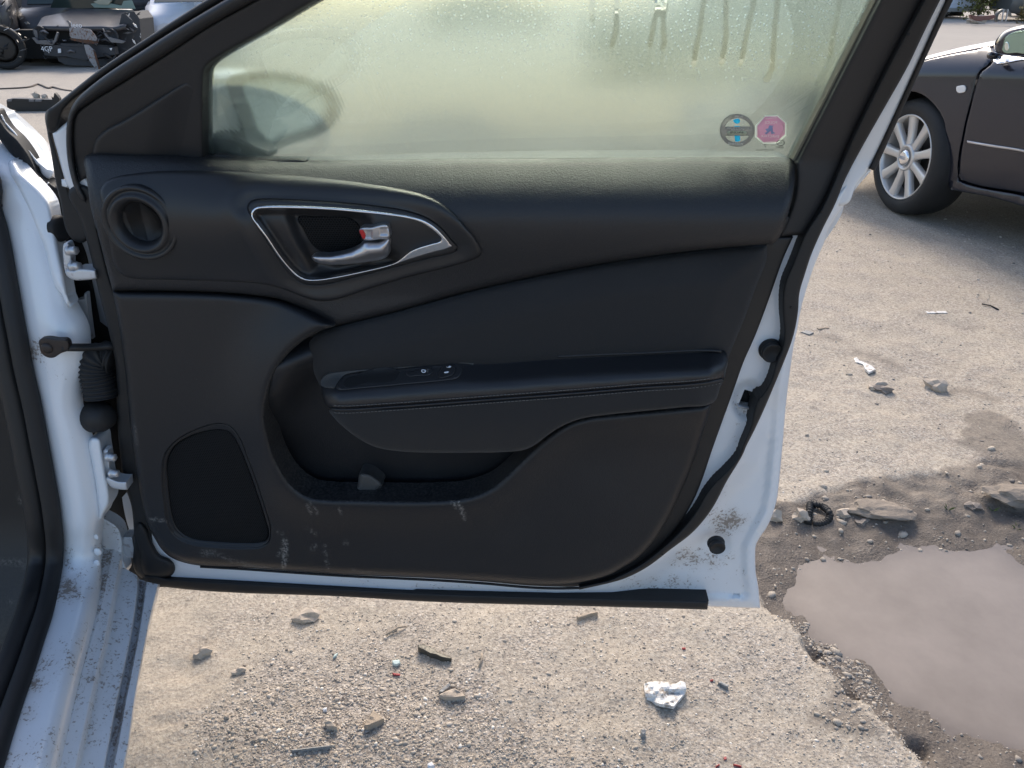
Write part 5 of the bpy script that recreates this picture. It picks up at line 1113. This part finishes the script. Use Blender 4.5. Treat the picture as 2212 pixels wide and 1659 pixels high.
# door mirror of the dark car
mo = T('W2', (1385, 1060), (1420, 960), (1500, 840), (1620, 730), (1800, 650), (2000, 600), (2150, 580), (2300, 640), (2330, 900), (2280, 1250), (2100, 1300), (1700, 1290), (1530, 1265), (1430, 1220), (1395, 1140))
mh = K('door_mirror', mo, lambda X, Y: .19 + 0 * X, M['graphite'], bev=9, bd=.05, thick=.07, grid=5, step=3)
mi = T('W2', (1560, 1180), (1590, 1020), (1620, 900), (1720, 800), (1880, 730), (2060, 700), (2230, 700), (2260, 900), (2220, 1240), (1900, 1250), (1600, 1240))
K('mirror_glass', mi, lambda X, Y: .1935 + 0 * X, M['black'], mh, bev=1.5, bd=.002, thick=.004, grid=8, step=3)
K('mirror_glass', shrink(mi, .93), lambda X, Y: .1965 + 0 * X, mat('tinted_mirror', (.30, .42, .36), .08, .85), mh, bev=1, bd=.001, thick=.003, grid=8, step=3)
K('mirror_blind_spot_glass', circ(T('W2', (1685, 1080))[0], 5, 10, 16), lambda X, Y: .1985 + 0 * X, M['mirror'], mh, bev=1, bd=.002, thick=.003, grid=3, step=2)
tube('mirror_stem', [A(*Asz(T('W2', (1620, 1310))[0]), .03), A(*Asz(T('W2', (1640, 1270))[0]), .10)], .016, M['graphite'], mh, 8)

# ---- wrecks at the left
def wreck():
    f = G(190, 146); Yw = float(f[1])
    root, Q = vehicle('wrecked_suv', 'crushed black off-road wreck with its grille torn out, seen head on', 'wreck', (f[0] - .42, f[1] + .85), math.radians(153), 3.4, 1.8, 1.24, M['blackpaint'], 'suv', wheels=False)
    def W(x, y, dY): p = T('W1', (x, y))[0]; return V(p[0], p[1], Yw + dY)
    rows = []
    for j in range(9):
        t = j / 8; row = []
        for i in range(25):
            u = i / 24; xl_ = 345 + (470 - 345) * t**.6; xr_ = 1335 + (1425 - 1335) * t
            y = 283 + (108 - 283) * t**1.15 + 10 * math.sin(u * 3.1) * (1 - t) + (26 * math.sin(u * 17) * max(0, u - .7) * 3.3 * (1 - t)) - 16 * math.sin(u * 3.14) * t
            if i in (0, 24): y += 22 * (1 - t)
            row.append(W(xl_ + (xr_ - xl_) * u, y, .05 + 1.0 * t + .04 * math.sin(u * 23 + t * 5) * max(0, u - .6)))
        rows.append(row)
    rows.insert(0, [p + np.array([0, .03, -.05]) for p in rows[0]])
    surf('bonnet', rows, M['blackpaint'], root)
    box('engine_bay', W(850, 450, .62), (1.45, .8, .40), M['inside'], root)
    text_mesh('bonnet_lettering', 'Jeep', M['icon'], root, W(812, 268, -.04), (1, 0, 0), (0, 0, 1), .095)
    dg = mat('dirty_dark_plastic', (.035, .037, .042), .6); gm_ = mat('bent_grey_metal', (.16, .16, .17), .45, .4)
    def PP(name, pts, dY, m, th=.03): return prism(name, [W(x, y, dY) for x, y in pts], (0, th, 0), m, root, .004)
    PP('bumper_beam', [(460, 490), (620, 480), (760, 500), (900, 500), (1210, 500), (1225, 580), (900, 640), (700, 600), (590, 600), (470, 585)], -.05, dg, .12)
    PP('bumper_cover', [(600, 600), (700, 605), (930, 640), (1100, 620), (1140, 660), (1130, 705), (900, 700), (700, 690), (620, 650)], .0, dg, .1)
    PP('radiator_frame', [(345, 300), (395, 330), (405, 420), (380, 410), (355, 340)], .02, gm_)
    PP('torn_bracket', [(335, 400), (370, 395), (400, 430), (500, 425), (570, 430), (600, 340), (620, 350), (600, 430), (560, 480), (440, 470), (390, 465)], -.04, gm_, .04)
    PP('torn_bracket', [(1085, 300), (1105, 330), (1150, 390), (1330, 440), (1300, 460), (1180, 450), (1110, 370)], -.02, gm_, .04)
    PP('cross_bar', [(640, 460), (1000, 470), (1200, 490), (1000, 510), (640, 490)], -.03, dg, .05)
    PP('hanging_plate', [(735, 295), (760, 288), (960, 315), (1005, 375), (1030, 415), (1020, 440), (760, 405), (738, 380)], -.12, M['rust_plate'], .02)
    PP('hanging_plate_edge', [(745, 400), (1020, 430), (1040, 455), (950, 470), (750, 425)], -.12, M['rust'], .04)
    PP('rusty_strut', [(890, 475), (935, 475), (1005, 540), (1030, 620), (1062, 740), (1020, 742), (945, 640), (915, 570)], -.18, M['rust_plate'], .02)
    PP('rusty_strut_edge', [(985, 530), (1005, 540), (1030, 620), (1062, 740), (1045, 740), (1010, 620)], -.19, M['rust'], .02)
    PP('bonnet_hook', [(700, 222), (725, 217), (745, 240), (740, 290), (728, 290), (728, 250)], -.02, gm_)
    PP('tag', [(612, 518), (645, 516), (648, 562), (614, 564)], -.075, M['icon'], .01)
    text_mesh('chalk_mark', '4GP', M['icon'], root, W(497, 522, -.075), (1, 0, 0), (0, 0, 1), .10); PP('chalk_fleck', [(510, 552), (522, 548), (518, 570)], -.075, M['icon'], .01); PP('lamp_glint', [(1160, 512), (1192, 510), (1178, 540)], -.075, M['icon'], .01)
    rs = random.Random(5)
    for k in range(34):   # shredded right wing
        x = rs.uniform(1290, 1500); y = rs.uniform(140, 640 - (x - 1290) * .6); a = rs.uniform(0, 3.1); l = rs.uniform(18, 60); q = rs.uniform(4, 12)
        c_, s_ = math.cos(a), math.sin(a)
        PP('torn_sheet', [(x - c_*l, y - s_*l), (x + s_*q, y - c_*q), (x + c_*l, y + s_*l), (x - s_*q, y + c_*q)], rs.uniform(-.05, .5), rs.choice([dg, dg, M['blackpaint'], gm_, M['steel']]), .012)
    for k in range(26):   # loose pipes and looms in the nose
        x = rs.uniform(420, 1250); y = rs.uniform(310, 640); l = rs.uniform(30, 110); dy = rs.uniform(-.06, .12)
        tube('loose_pipe', spath([W(x, y, dy), W(x + l * .4, y + rs.uniform(-40, 40), dy - .03), W(x + l, y + rs.uniform(-50, 50), dy)], .03), rs.uniform(.006, .016), rs.choice([dg, gm_, dg, M['disc'], gm_]), root, 5)
    for x, y, r in ((430, 350, .10), (1190, 380, .10)): lathe('lamp_bucket', [(r, 0), (r, .03), (r * .8, .02), (r * .3, -.04)], W(x, y, .05), (0, -1, 0), dg, root, 16)
    PP('crushed_wing', [(1290, 150), (1420, 120), (1480, 200), (1500, 420), (1400, 620), (1250, 640), (1230, 420)], .25, dg, .5)
    PP('broken_windscreen', [(530, 95), (1400, 95), (1330, -140), (620, -140)], 1.15, M['darkglass'], .01)
    PP('shattered_glass', [(960, 40), (1100, 20), (1290, 60), (1310, 10), (1400, 0), (1440, 95), (1000, 80)], 1.1, mat('shattered_pale_glass', (.20, .28, .25), .3), .01)
    PP('dash_debris', [(990, 20), (1060, -10), (1190, 5), (1150, 50), (1050, 45)], 1.08, mat('pale_foam', (.42, .40, .30), .8), .03)
    for x, y in ((545, 640), (1180, 640)): 
        c = W(x, y, .6); wheel(root, (c[0], c[1], .25), (-1 if x < 800 else 1, 0, 0), .25, detail=False)
wreck()
fl_ = G(-85, 150)
r2, Q2 = vehicle('scrapped_suv', 'near-black scrapped off-roader cut by the left picture edge', 'wreck', fl_[:2], math.radians(150), 4.4, 1.85, 1.75, M['blackpaint'], 'suv')
for (x, y, dx, dz) in ((30, 66, .25, .0),):
    tube('trim_wire', spath([V(x - 22, y, float(fl_[1]) - .05), V(x - 10, y - 5, float(fl_[1]) - .06), V(x, y, float(fl_[1]) - .06), V(x + 12, y - 4, float(fl_[1]) - .05)], .03), .005, M['steel'], r2, 6)
wheel(r2, V(12, 128, float(fl_[1]) - .05) * np.array([1, 1, 0]) + np.array([0, 0, .3]), (.5, -.86, 0), .3, detail=False, m_rim=M['disc'])
rs_ = random.Random(8)
for k in range(26):
    x = rs_.uniform(-20, 66); y = rs_.uniform(4, 125); a = rs_.uniform(0, 3.1); l = rs_.uniform(4, 13); q = rs_.uniform(1, 3); c_, s_ = math.cos(a), math.sin(a)
    prism('torn_sheet', [V(px_, py_, float(fl_[1]) - rs_.uniform(.02, .12)) for px_, py_ in ((x - c_*l, y - s_*l), (x + s_*q, y - c_*q), (x + c_*l, y + s_*l), (x - s_*q, y + c_*q))], (0, .02, 0), rs_.choice([M['blackpaint'], M['black'], M['greypaint'], M['disc']]), r2)
fw_ = G(440, 112)
r3, Q3 = vehicle('scrapped_white_car', 'white scrapped car with its front lamp missing behind the black wreck', 'wreck', fw_[:2], math.radians(158), 4.3, 1.8, 1.16, M['whitedust'], 'sedan', wheels=False)
prism('lamp_hole', [V(*T('W1', q)[0], float(fw_[1]) - .02) for q in ((1650, 235), (1760, 215), (1860, 215), (1800, 260), (1720, 300), (1690, 330), (1655, 300))], (0, .1, 0), M['inside'], r3)
stone('lamp_remains', V(*T('W1', (1745, 265))[0], float(fw_[1]) - .05), (.10, .05, .08), mat('yellowed_lamp', (.40, .34, .24), .5), r3, 4)
stone('lamp_remains', V(*T('W1', (1695, 280))[0], float(fw_[1]) - .05), (.04, .03, .09), M['steel'], r3, 5)

far_v0 = vehicle('scrapped_van', 'dark scrapped van standing broadside behind the black wreck', 'wreck', (float(G(470, 72)[0]), float(G(470, 72)[1])), math.radians(95), 6.2, 2.0, 2.2, M['blackpaint'], 'van')
# ---- far side of the yard
def far_v(nm, lab, cat, x, y, az, L, W_, H_, m, kind, wheels=True): return vehicle(nm, lab, cat, G(x, y)[:2], math.radians(az), L, W_, H_, m, kind, None, wheels)
far_v('parked_van', 'blue panel van standing far behind the misted window', 'van', 1690, 30, 95, 4.8, 1.9, 2.0, M['bluepaint'], 'van')
far_v('parked_car', 'grey saloon far off behind the misted window, left of the blue van', 'car', 1180, 36, 80, 4.4, 1.75, 1.45, M['greypaint'], 'sedan')
far_v('parked_suv', 'black estate behind the misted window, above the two stickers', 'car', 1250, 160, -88, 4.3, 1.8, 1.65, M['blackpaint'], 'suv')
# white box trailer
tb = G(2110, 40); tr = tag(empty('box_trailer', (float(tb[0]) - 3, float(tb[1]) + 1.2, 0)), 'white box trailer at the top right edge of the yard', 'trailer')
Yt = float(tb[1]); xr_ = float(V(2118, 20, Yt)[0]); zb_ = float(V(2100, 25, Yt)[2])
tw_ = mat('trailer_white', (.72, .76, .84), .45)
box('box_body', (xr_ - 3.0, Yt + 1.2, zb_ + 1.15), (6, 2.4, 2.3), tw_, tr, bevel=.02)
box('lower_rail', (xr_ - 3.0, Yt - .01, zb_ + .05), (6.05, .06, .11), M['steel'], tr); box('corner_post', (xr_ + .01, Yt - .01, zb_ + 1.1), (.07, .07, 2.3), M['steel'], tr)
box('panel_seam', (xr_ - .66, Yt - .012, zb_ + 1.2), (.012, .02, 2.1), M['steel'], tr); box('chassis_rail', (xr_ - 2.6, Yt + .8, zb_ - .08), (5, .1, .16), M['inside'], tr)
ph = box('plate_holder', (xr_ - .17, Yt - .012, zb_ + .22), (.16, .02, .10), M['steel'], tr); box('reflector', (xr_ - .15, Yt - .015, zb_ + .13), (.08, .02, .03), M['inside'], tr)
for dx in (.9, 2.2): wheel(tr, (xr_ - dx, Yt + .35, .26), (0, -1, 0), .26, detail=False)
# bush
def foliage(name, label, c, rx, ry, rz, n, col, seed):
    rs = np.random.RandomState(seed); root = tag(empty(name, (c[0], c[1], 0)), label, 'bush')
    p = rs.normal(0, .5, (n, 3)); p /= np.maximum(1, np.linalg.norm(p, axis=1) / 1.05)[:, None]; p = p * np.array([rx, ry, rz]) * (1 + .25 * np.sin(p[:, :1] * 9 + p[:, 2:] * 7)) + np.array(c)
    V_ = []; F = []
    for i in range(n):
        d1 = rs.normal(0, 1, 3); d1 /= np.linalg.norm(d1); d2 = np.cross(d1, rs.normal(0, 1, 3)); d2 /= np.linalg.norm(d2); s = rs.uniform(.03, .07); k = len(V_)
        V_ += [p[i] - d1 * s, p[i] + d2 * s * .45, p[i] + d1 * s, p[i] - d2 * s * .45]; F.append((k, k+1, k+2, k+3))
    m = mat(name + '_leaf', col, .6); b = NB(m); b.base(b.mix(b.noise(3, 3), col, tuple(v * .45 for v in col)))
    o = mesh('crown', V_, F, m, root, False); o['kind'] = 'stuff'
    wood = mat(name + '_wood', (.10, .075, .05), .8)
    for k in range(7):
        a = rs.uniform(0, 6.28); tube('stem', spath([(c[0], c[1], 0), (c[0] + .2 * rx * math.cos(a), c[1] + .2 * ry * math.sin(a), c[2] * .7), (c[0] + .7 * rx * math.cos(a), c[1] + .6 * ry * math.sin(a), c[2] + .4 * rz)], .2), .015, wood, root, 5)
b1 = G(2128, 44); foliage('bush', 'yellow-green bush between the white trailer and the dark scrap', (float(b1[0]), float(b1[1]) + .4, .75), .55, .5, .85, 1500, (.20, .19, .04), 3)
b2 = G(2204, 50); foliage('shrub', 'small yellowing shrub in front of the dark scrap at the right edge', (float(b2[0]), float(b2[1]) - .2, .3), .22, .2, .34, 400, (.20, .16, .05), 4)
# dark scrap
far_v('scrap_car', 'dark scrapped car hulk at the far right of the yard', 'wreck', 2150, 44, -84, 4.5, 1.8, 1.5, M['greypaint'], 'suv', False)
far_v('pale_truck', 'pale truck behind the dark scrap at the top right corner', 'truck', 2170, 36, -86, 5.5, 2.0, 2.2, M['whitedust'], 'van')
Ys = float(G(2160, 53)[1]) - .4
def arc(cx, cy, rx, ry, a0, a1, n=14): return [(cx + rx * math.cos(math.radians(a0 + (a1 - a0) * k / n)), cy - ry * math.sin(math.radians(a0 + (a1 - a0) * k / n))) for k in range(n + 1)]
wa_ = arc(1630, 440, 190, 230, 200, 20); wb_ = arc(1630, 440, 150, 170, 200, 20)
tag(prism('scrap_fender', [V(*T('W2', q)[0], Ys) for q in wa_ + wb_[::-1]], (0, .12, 0), M['greypaint'], None, .01), 'grey scrap fender standing as an arch in the far dark scrap', 'car part')
tag(prism('scrap_bumper', [V(*T('W2', q)[0], Ys - .1) for q in ((840, 345), (1000, 372), (1100, 380), (1300, 365), (1430, 345), (1430, 420), (1300, 460), (1120, 480), (1080, 500), (960, 480), (880, 440))], (0, .15, 0), M['redpaint'], None, .02), 'dull red scrap bumper lying beneath the bush', 'car part')
for k, (x0, x1) in enumerate(((1600, 1620), (1690, 1720))):
    tag(prism('scrap_rod', [V(*T('W2', q)[0], Ys - .15) for q in ((x1, 210), (x1 + 14, 212), (x0 - 10, 500), (x0 - 30, 498))], (0, .05, 0), M['steel'], None, .006), ('thin steel rod leaning inside the grey scrap arch, left one', 'thin steel rod leaning inside the grey scrap arch, right one')[k], 'rod', 'rods in the scrap')
stone_m = mat('pale_stone', (.45, .38, .30), .9); NBs = NB(stone_m); NBs.base(NBs.mix(NBs.noise(30, 5), (.30, .25, .20), (.56, .48, .39))); NBs.bump(NBs.noise(60, 4), .5, .004)
mud_m = mat('muddy_stone', (.2, .17, .145), .7); NBm = NB(mud_m); NBm.base(NBm.mix(NBm.noise(25, 5), (.13, .105, .09), (.30, .255, .215))); NBm.bump(NBm.noise(60, 4), .6, .004)
stone_m2 = mat('damp_stone', (.3, .25, .2), .85); NBd = NB(stone_m2); NBd.base(NBd.mix(NBd.noise(22, 6, .7), (.15, .122, .098), (.34, .285, .225))); NBd.bump(NBd.noise(50, 5), .8, .006)
tag(stone('rubble_heap', G(*T('W2', (960, 555))[0]) + np.array([0, 0, .03]), (.28, .15, .13), stone_m, None, 9, 3), 'small pale rubble heap in front of the red scrap bumper', 'rubble')

# ------------------------------------------------------------------ things on the ground
def GP(x, y, dz=0.0):
    p = G(x, y); z = zat(p[0], p[1]); p = G(x, y, z); return np.array([p[0], p[1], z + dz])
def flat(name, label, cat, px, m, h=.004, fold=0.0, th=.002, group=None, seed=1, bev=2, grid=6):
    px = [(p[0], p[1], 0) for p in px]; c = np.mean([p[:2] for p in px], 0); z = GP(*c)[2]
    wf = lambda X, Y: h + fold * (fbm(X / 22 + seed, Y / 14, 2, seed) * 1.6 - .3)
    o = panel(name, px, wf, m, None, plane=zplane(z), bev=bev, bd=min(h * .6, .003), thick=th + h, grid=grid, step=4, smooth=False); return tag(o, label, cat, group)
bp = mat('scuffed_white_plastic', (.66, .65, .62), .5); b = NB(bp); b.base(b.mix(b.ramp(b.noise(55, 5, .7), [(.48, (0, 0, 0)), (.62, (1, 1, 1))]), (.70, .69, .66), (.30, .24, .18)))
dm = mat('dull_dark_metal', (.10, .095, .08), .5, .5); wood = mat('weathered_wood', (.34, .28, .215), .9); gp = mat('grey_shard_plastic', (.24, .24, .235), .6); rp_ = mat('red_lens_plastic', (.34, .05, .05), .4); teal = mat('pale_glass_chip', (.52, .62, .58), .15)
wp = flat('plastic_shard', 'crumpled white plastic shard lying on the gravel below the door', 'plastic piece', T('Y7', (1003, 700, 0), (1040, 685), (1110, 684), (1160, 690), (1165, 702), (1205, 698), (1230, 680), (1262, 690), (1270, 730), (1255, 765), (1225, 800), (1190, 842, 0), (1100, 825), (1018, 798, 0), (1010, 750)), bp, .004, .014, .003, None, 3, 1.5, 5)
flat('plastic_flap', 'narrow folded white strip on top of the crumpled plastic shard', 'plastic piece', T('Y7', (1012, 695, 0), (1040, 686), (1150, 688), (1162, 700), (1100, 722), (1060, 720)), bp, .014, .002, .002, None, 5)
flat('metal_bracket', 'dark metal bracket lying on the sand under the door', 'bracket', T('Y6', (1688, 500, 0), (1720, 498), (1790, 525), (1800, 540), (1850, 560), (1885, 575), (1880, 585, 0), (1820, 570), (1790, 555), (1760, 550), (1690, 515)), dm, .010, .006, .003, None, 2)
flat('stone_flake', 'pale triangular stone flake beside the grey chip in the gravel', 'stone', T('Y6', (1812, 790, 0), (1850, 770), (1900, 752, 0), (1935, 770), (1965, 798, 0), (1900, 808), (1840, 806)), stone_m, .010, .008, .002, None, 7)
flat('stone_flake', 'grey oblong chip just above the pale stone flake', 'stone', T('Y6', (1810, 770, 0), (1870, 720, 0), (1882, 738, 0), (1830, 778, 0)), gp, .007, .004, .002, None, 8)
flat('red_chip', 'red lens chip below the pale glass chip', 'plastic piece', T('Y6', (1540, 663, 0), (1585, 668, 0), (1588, 680), (1545, 675)), rp_, .005, .0, .002, 'red lens chips')
flat('glass_chip', 'pale green glass chip above the red lens chip', 'glass chip', T('Y6', (1540, 590, 0), (1580, 585), (1588, 605), (1560, 620, 0), (1542, 612)), teal, .005, .003)
flat('glass_chip', 'small pale glass chip left of the stone slabs in the gravel', 'glass chip', T('Y6', (1205, 555, 0), (1225, 545), (1215, 565), (1195, 575)), teal, .004, .002)
flat('slate_piece', 'brown slate splinter leaning in the gravel, larger of a pair', 'stone', T('Y6', (1375, 970, 0), (1430, 880, 0), (1492, 930), (1450, 950), (1400, 968)), wood, .012, .01, .002, None, 11)
flat('slate_piece', 'tan slate splinter left of the larger brown one', 'stone', T('Y6', (1145, 945), (1180, 935), (1220, 978, 0), (1160, 975)), stone_m, .010, .008, .002, None, 12)
flat('wood_splinter', 'long grey wood splinter in the gravel at the bottom edge', 'stick', T('Y6', (955, 1108, 0), (1150, 1085), (1185, 1080), (1180, 1092), (960, 1118)), gp, .006, .002)
flat('white_chip', 'bright white chip in the gravel near the bottom edge', 'plastic piece', T('Y6', (1135, 870), (1160, 862), (1160, 880), (1140, 885)), M['icon'], .007, .003)
flat('white_chip', 'bright white scrap at the very bottom edge of the gravel', 'plastic piece', T('Y6', (1745, 1190), (1770, 1178), (1785, 1200), (1760, 1212), (1745, 1208)), M['icon'], .008, .006)
flat('tan_chip', 'small tan stone chip at the left of the gravel', 'stone', T('Y6', (563, 905), (590, 895), (590, 920), (568, 925)), stone_m, .007, .004)
flat('red_chip', 'red lens chip on the sand right below the lower door edge', 'plastic piece', T('Y7', (1240, 474), (1262, 473), (1264, 482), (1244, 484)), rp_, .005, .0, .002, 'red lens chips')
flat('red_chip', 'red lens chip right of the crumpled white shard', 'plastic piece', T('Y7', (1415, 675), (1434, 670), (1434, 680), (1418, 682)), rp_, .005, .0, .002, 'red lens chips')
flat('red_chip', 'red lens chip near the bottom edge, above two dark red ones', 'plastic piece', T('Y7', (1500, 1155), (1516, 1150), (1520, 1165), (1504, 1170)), rp_, .006, .0, .002, 'red lens chips')
flat('red_chip', 'dark red chip on the bottom edge, left of the pair', 'plastic piece', T('Y7', (1450, 1210), (1474, 1196), (1476, 1203), (1453, 1216)), rp_, .006, .0, .002, 'red lens chips')
flat('red_chip', 'dark red chip on the bottom edge, right of the pair', 'plastic piece', T('Y7', (1560, 1196), (1612, 1208), (1611, 1216), (1563, 1205)), rp_, .006, .0, .002, 'red lens chips')
flat('grey_chip', 'grey rectangular chip right of the white plastic shard', 'stone', T('Y7', (1466, 690, 0), (1482, 684), (1532, 706), (1528, 724, 0)), gp, .008, .003)
flat('grey_chip', 'grey square stone chip below the white plastic shard', 'stone', T('Y7', (984, 990), (1000, 975), (1018, 990), (1012, 1018), (988, 1016)), gp, .010, .005, .002, None, 4)
flat('wood_splinter', 'thin tan wood splinter under the middle of the door', 'stick', T('Y7', (585, 278, 0), (640, 262), (715, 248), (718, 256), (650, 275), (592, 292)), wood, .010, .004)
flat('white_litter', 'torn white litter on the dry ground right of the upper door stop', 'litter', T('W4', (600, 350), (620, 342), (640, 365), (680, 378), (720, 398), (745, 425), (700, 442), (675, 420), (660, 388), (612, 375)), bp, .005, .008, .002, None, 6)
flat('white_stick', 'white plastic stick on the ground in front of the parked dark car', 'stick', T('W4', (1068, 42), (1200, 40), (1214, 54), (1080, 56)), bp, .003, .0, .001, None, 1, 1)
flat('grey_rag', 'pale grey flat scrap beside the door near the upper door stop', 'litter', T('W4', (252, 178), (290, 165), (340, 182), (310, 196)), gp, .004, .002)
flat('pale_splinter', 'pale wood splinter above the grey flat scrap', 'stick', T('W4', (358, 150), (430, 142), (440, 152), (370, 160)), wood, .004, .0)
for i, (x, y, sx, sy, sz, lab) in enumerate(((82, 1395, .020, .018, .016, 'pale stone half hidden behind the lower rear door edge'), (257, 1398, .022, .018, .018, 'pale tan stone touching the black corrugated hose'), (530, 1368, .020, .016, .012, 'reddish stone right of the black corrugated hose'), (645, 1425, .016, .014, .010, 'dark pebble below the broken slab lump'), (1130, 545, .022, .018, .016, 'pale stone lump on the dry ground left of the wet patch'), (745, 542, .022, .015, .010, 'tan flat stone on the dry slab, left of a grey one'), (780, 560, .022, .016, .010, 'grey flat stone on the dry slab'), (1665, 1300, .025, .02, .018, 'dark stone in the mud near the right edge'), (1385, 1325, .018, .014, .010, 'dark flat pebble in the wet mud right of the slab lump'))):
    px = T('W4', (x, y))[0]; p = GP(*px, sz * .4); s_ = np.linalg.norm(p - C0) / 1.9
    tag(stone('stone', p, (sx * s_, sy * s_, sz * s_), stone_m if i in (0, 1, 2, 4, 5) else mud_m, None, 20 + i), lab, 'stone', 'stones on the yard')
for i, (x, y, sx, sz, lab) in enumerate(((1050, 345, .030, .014, 'buried pale stone under the left half of the door'), (650, 660, .014, .008, 'small tan stone in the sand under the speaker'), (435, 560, .018, .014, 'clod of earth in the sandy footprint by the sill'))):
    px = T('Y6', (x, y))[0]; tag(stone('stone', GP(*px, sz * .3), (sx, sx * .6, sz), stone_m, None, 40 + i), lab, 'stone', 'stones on the yard')
for i, (x, y, sx, sy, sz, lab) in enumerate(((1905, 1104, .080, .040, .014, 'largest brown slab fragment lying in the muddy ditch'), (2195, 1070, .08, .045, .020, 'rounded brown rock at the right edge above the puddle'))):
    tag(stone('slab_fragment', GP(x, y, sz * .25), (sx, sy, sz), stone_m2, None, 80 + i, 3, .22), lab, 'stone', 'slab fragments in the ditch')
# corrugated hose in the ditch
hp = [GP(*T('W4', q)[0], .012) for q in ((296, 1455), (300, 1410), (306, 1365), (312, 1325), (345, 1328), (390, 1340), (428, 1372), (440, 1402), (415, 1440), (370, 1455), (325, 1452))]
tag(tube('corrugated_hose', spath(hp, .0012), .0085, M['rubber'], None, 10, ripple=lambda i: 1 + .14 * math.sin(i * 1.1)), 'black corrugated hose bent into a loop in the muddy ditch', 'hose')
# far left: torn bumper strip and cable on the road
c = G(70, 241); Yb = float(c[1])
bs = tag(empty('bumper_strip', tuple(c)), 'long black bumper strip lying in front of the black wreck', 'car part')
prism('strip', [V(*T('W1', q)[0], Yb) for q in ((62, 1055), (130, 1050), (600, 1062), (640, 1090), (600, 1187), (200, 1187), (70, 1150))], (0, .10, 0), M['black'], bs, .01)
for q in (((75, 1052), (120, 1052), (120, 1078), (75, 1078)), ((305, 1055), (360, 1055), (360, 1080), (305, 1080)), ((370, 1055), (440, 1055), (440, 1080), (370, 1080))): prism('clip', [V(*T('W1', p)[0], Yb - .01) for p in q], (0, .03, 0), M['greyicon'], bs, .002)
for i, (x, y, r) in enumerate(((390, 1032, .045), (475, 1035, .035))): tag(stone('stone', V(*T('W1', (x, y))[0], Yb + .15), (r, r * .8, r), stone_m, None, 60 + i), ('brown stone behind the black bumper strip, left of two', 'brown stone behind the black bumper strip, right of two')[i], 'stone', 'stones on the yard')
prism('torn_end', [V(*T('W1', q)[0], Yb - .02) for q in ((540, 1020), (565, 1040), (575, 985), (600, 1010), (630, 1050), (620, 1080), (560, 1078))], (0, .05, 0), M['black'], bs, .004)
tag(tube('cable', spath([G(*T('W1', q)[0]) + np.array([0, 0, .01]) for q in ((-200, 960), (0, 955), (240, 943), (330, 930), (400, 905), (440, 915), (520, 947), (560, 935), (660, 962), (760, 978))], .03), .013, mat('brown_branch', (.10, .08, .065), .8), None, 6), 'long thin brown cable lying across the road behind the bumper strip', 'cable')
# twigs
for i, (zn, a, b_, lab) in enumerate((('Y6', (1505, 450), (1620, 400), 'thin dry twig on the sand under the door latch side'), ('W4', (1435, 0), (1545, 38), 'dark thin stick on the ground below the parked dark car'), ('Y6', (2045, 640), (2060, 560), 'dry grass stalk lying on the ground below the door'))):
    p, q = GP(*T(zn, a)[0], .004), GP(*T(zn, b_)[0], .004); tag(tube('twig', spath([p, (p + q) / 2 + np.array([.004, .006, .003]), q], .02), 0.0022 if zn == 'Y6' else .003, wood if i != 1 else M['black'], None, 6), lab, 'twig')
# tufts of grass by the ditch
gm2 = mat('thin_grass', (.12, .16, .05), .7)
for i, q in enumerate(((795, 555), (1090, 640), (985, 560))):
    p = GP(*T('Z8', q)[0]); V_ = []; F = []; rs = random.Random(i)
    for k in range(9):
        a = rs.uniform(0, 6.28); h_ = rs.uniform(.008, .018); bx = np.array([math.cos(a), math.sin(a), 0]); tx = np.array([-bx[1], bx[0], 0]) * .0009; k0 = len(V_)
        V_ += [p - tx, p + tx, p + bx * h_ * .5 + tx * .6 + np.array([0, 0, h_ * .8]), p + bx * h_ + np.array([0, 0, h_])]; F += [(k0, k0+1, k0+2), (k0+1, k0+3, k0+2)]
    tag(mesh('grass_tuft', V_, F, gm2, None, False), ('tiny grass tuft in the mud right of the slab lump', 'tiny grass tuft in the mud at the right edge of the puddle', 'tiny grass tuft in the mud behind the puddle')[i], 'grass', 'grass tufts in the mud')

# ------------------------------------------------------------------ settle the children of empties placed at their base
for o in list(SC.objects):
    if o.parent is not None and o.parent.parent is None and o.parent.type == 'EMPTY':
        o.location = -o.parent.location
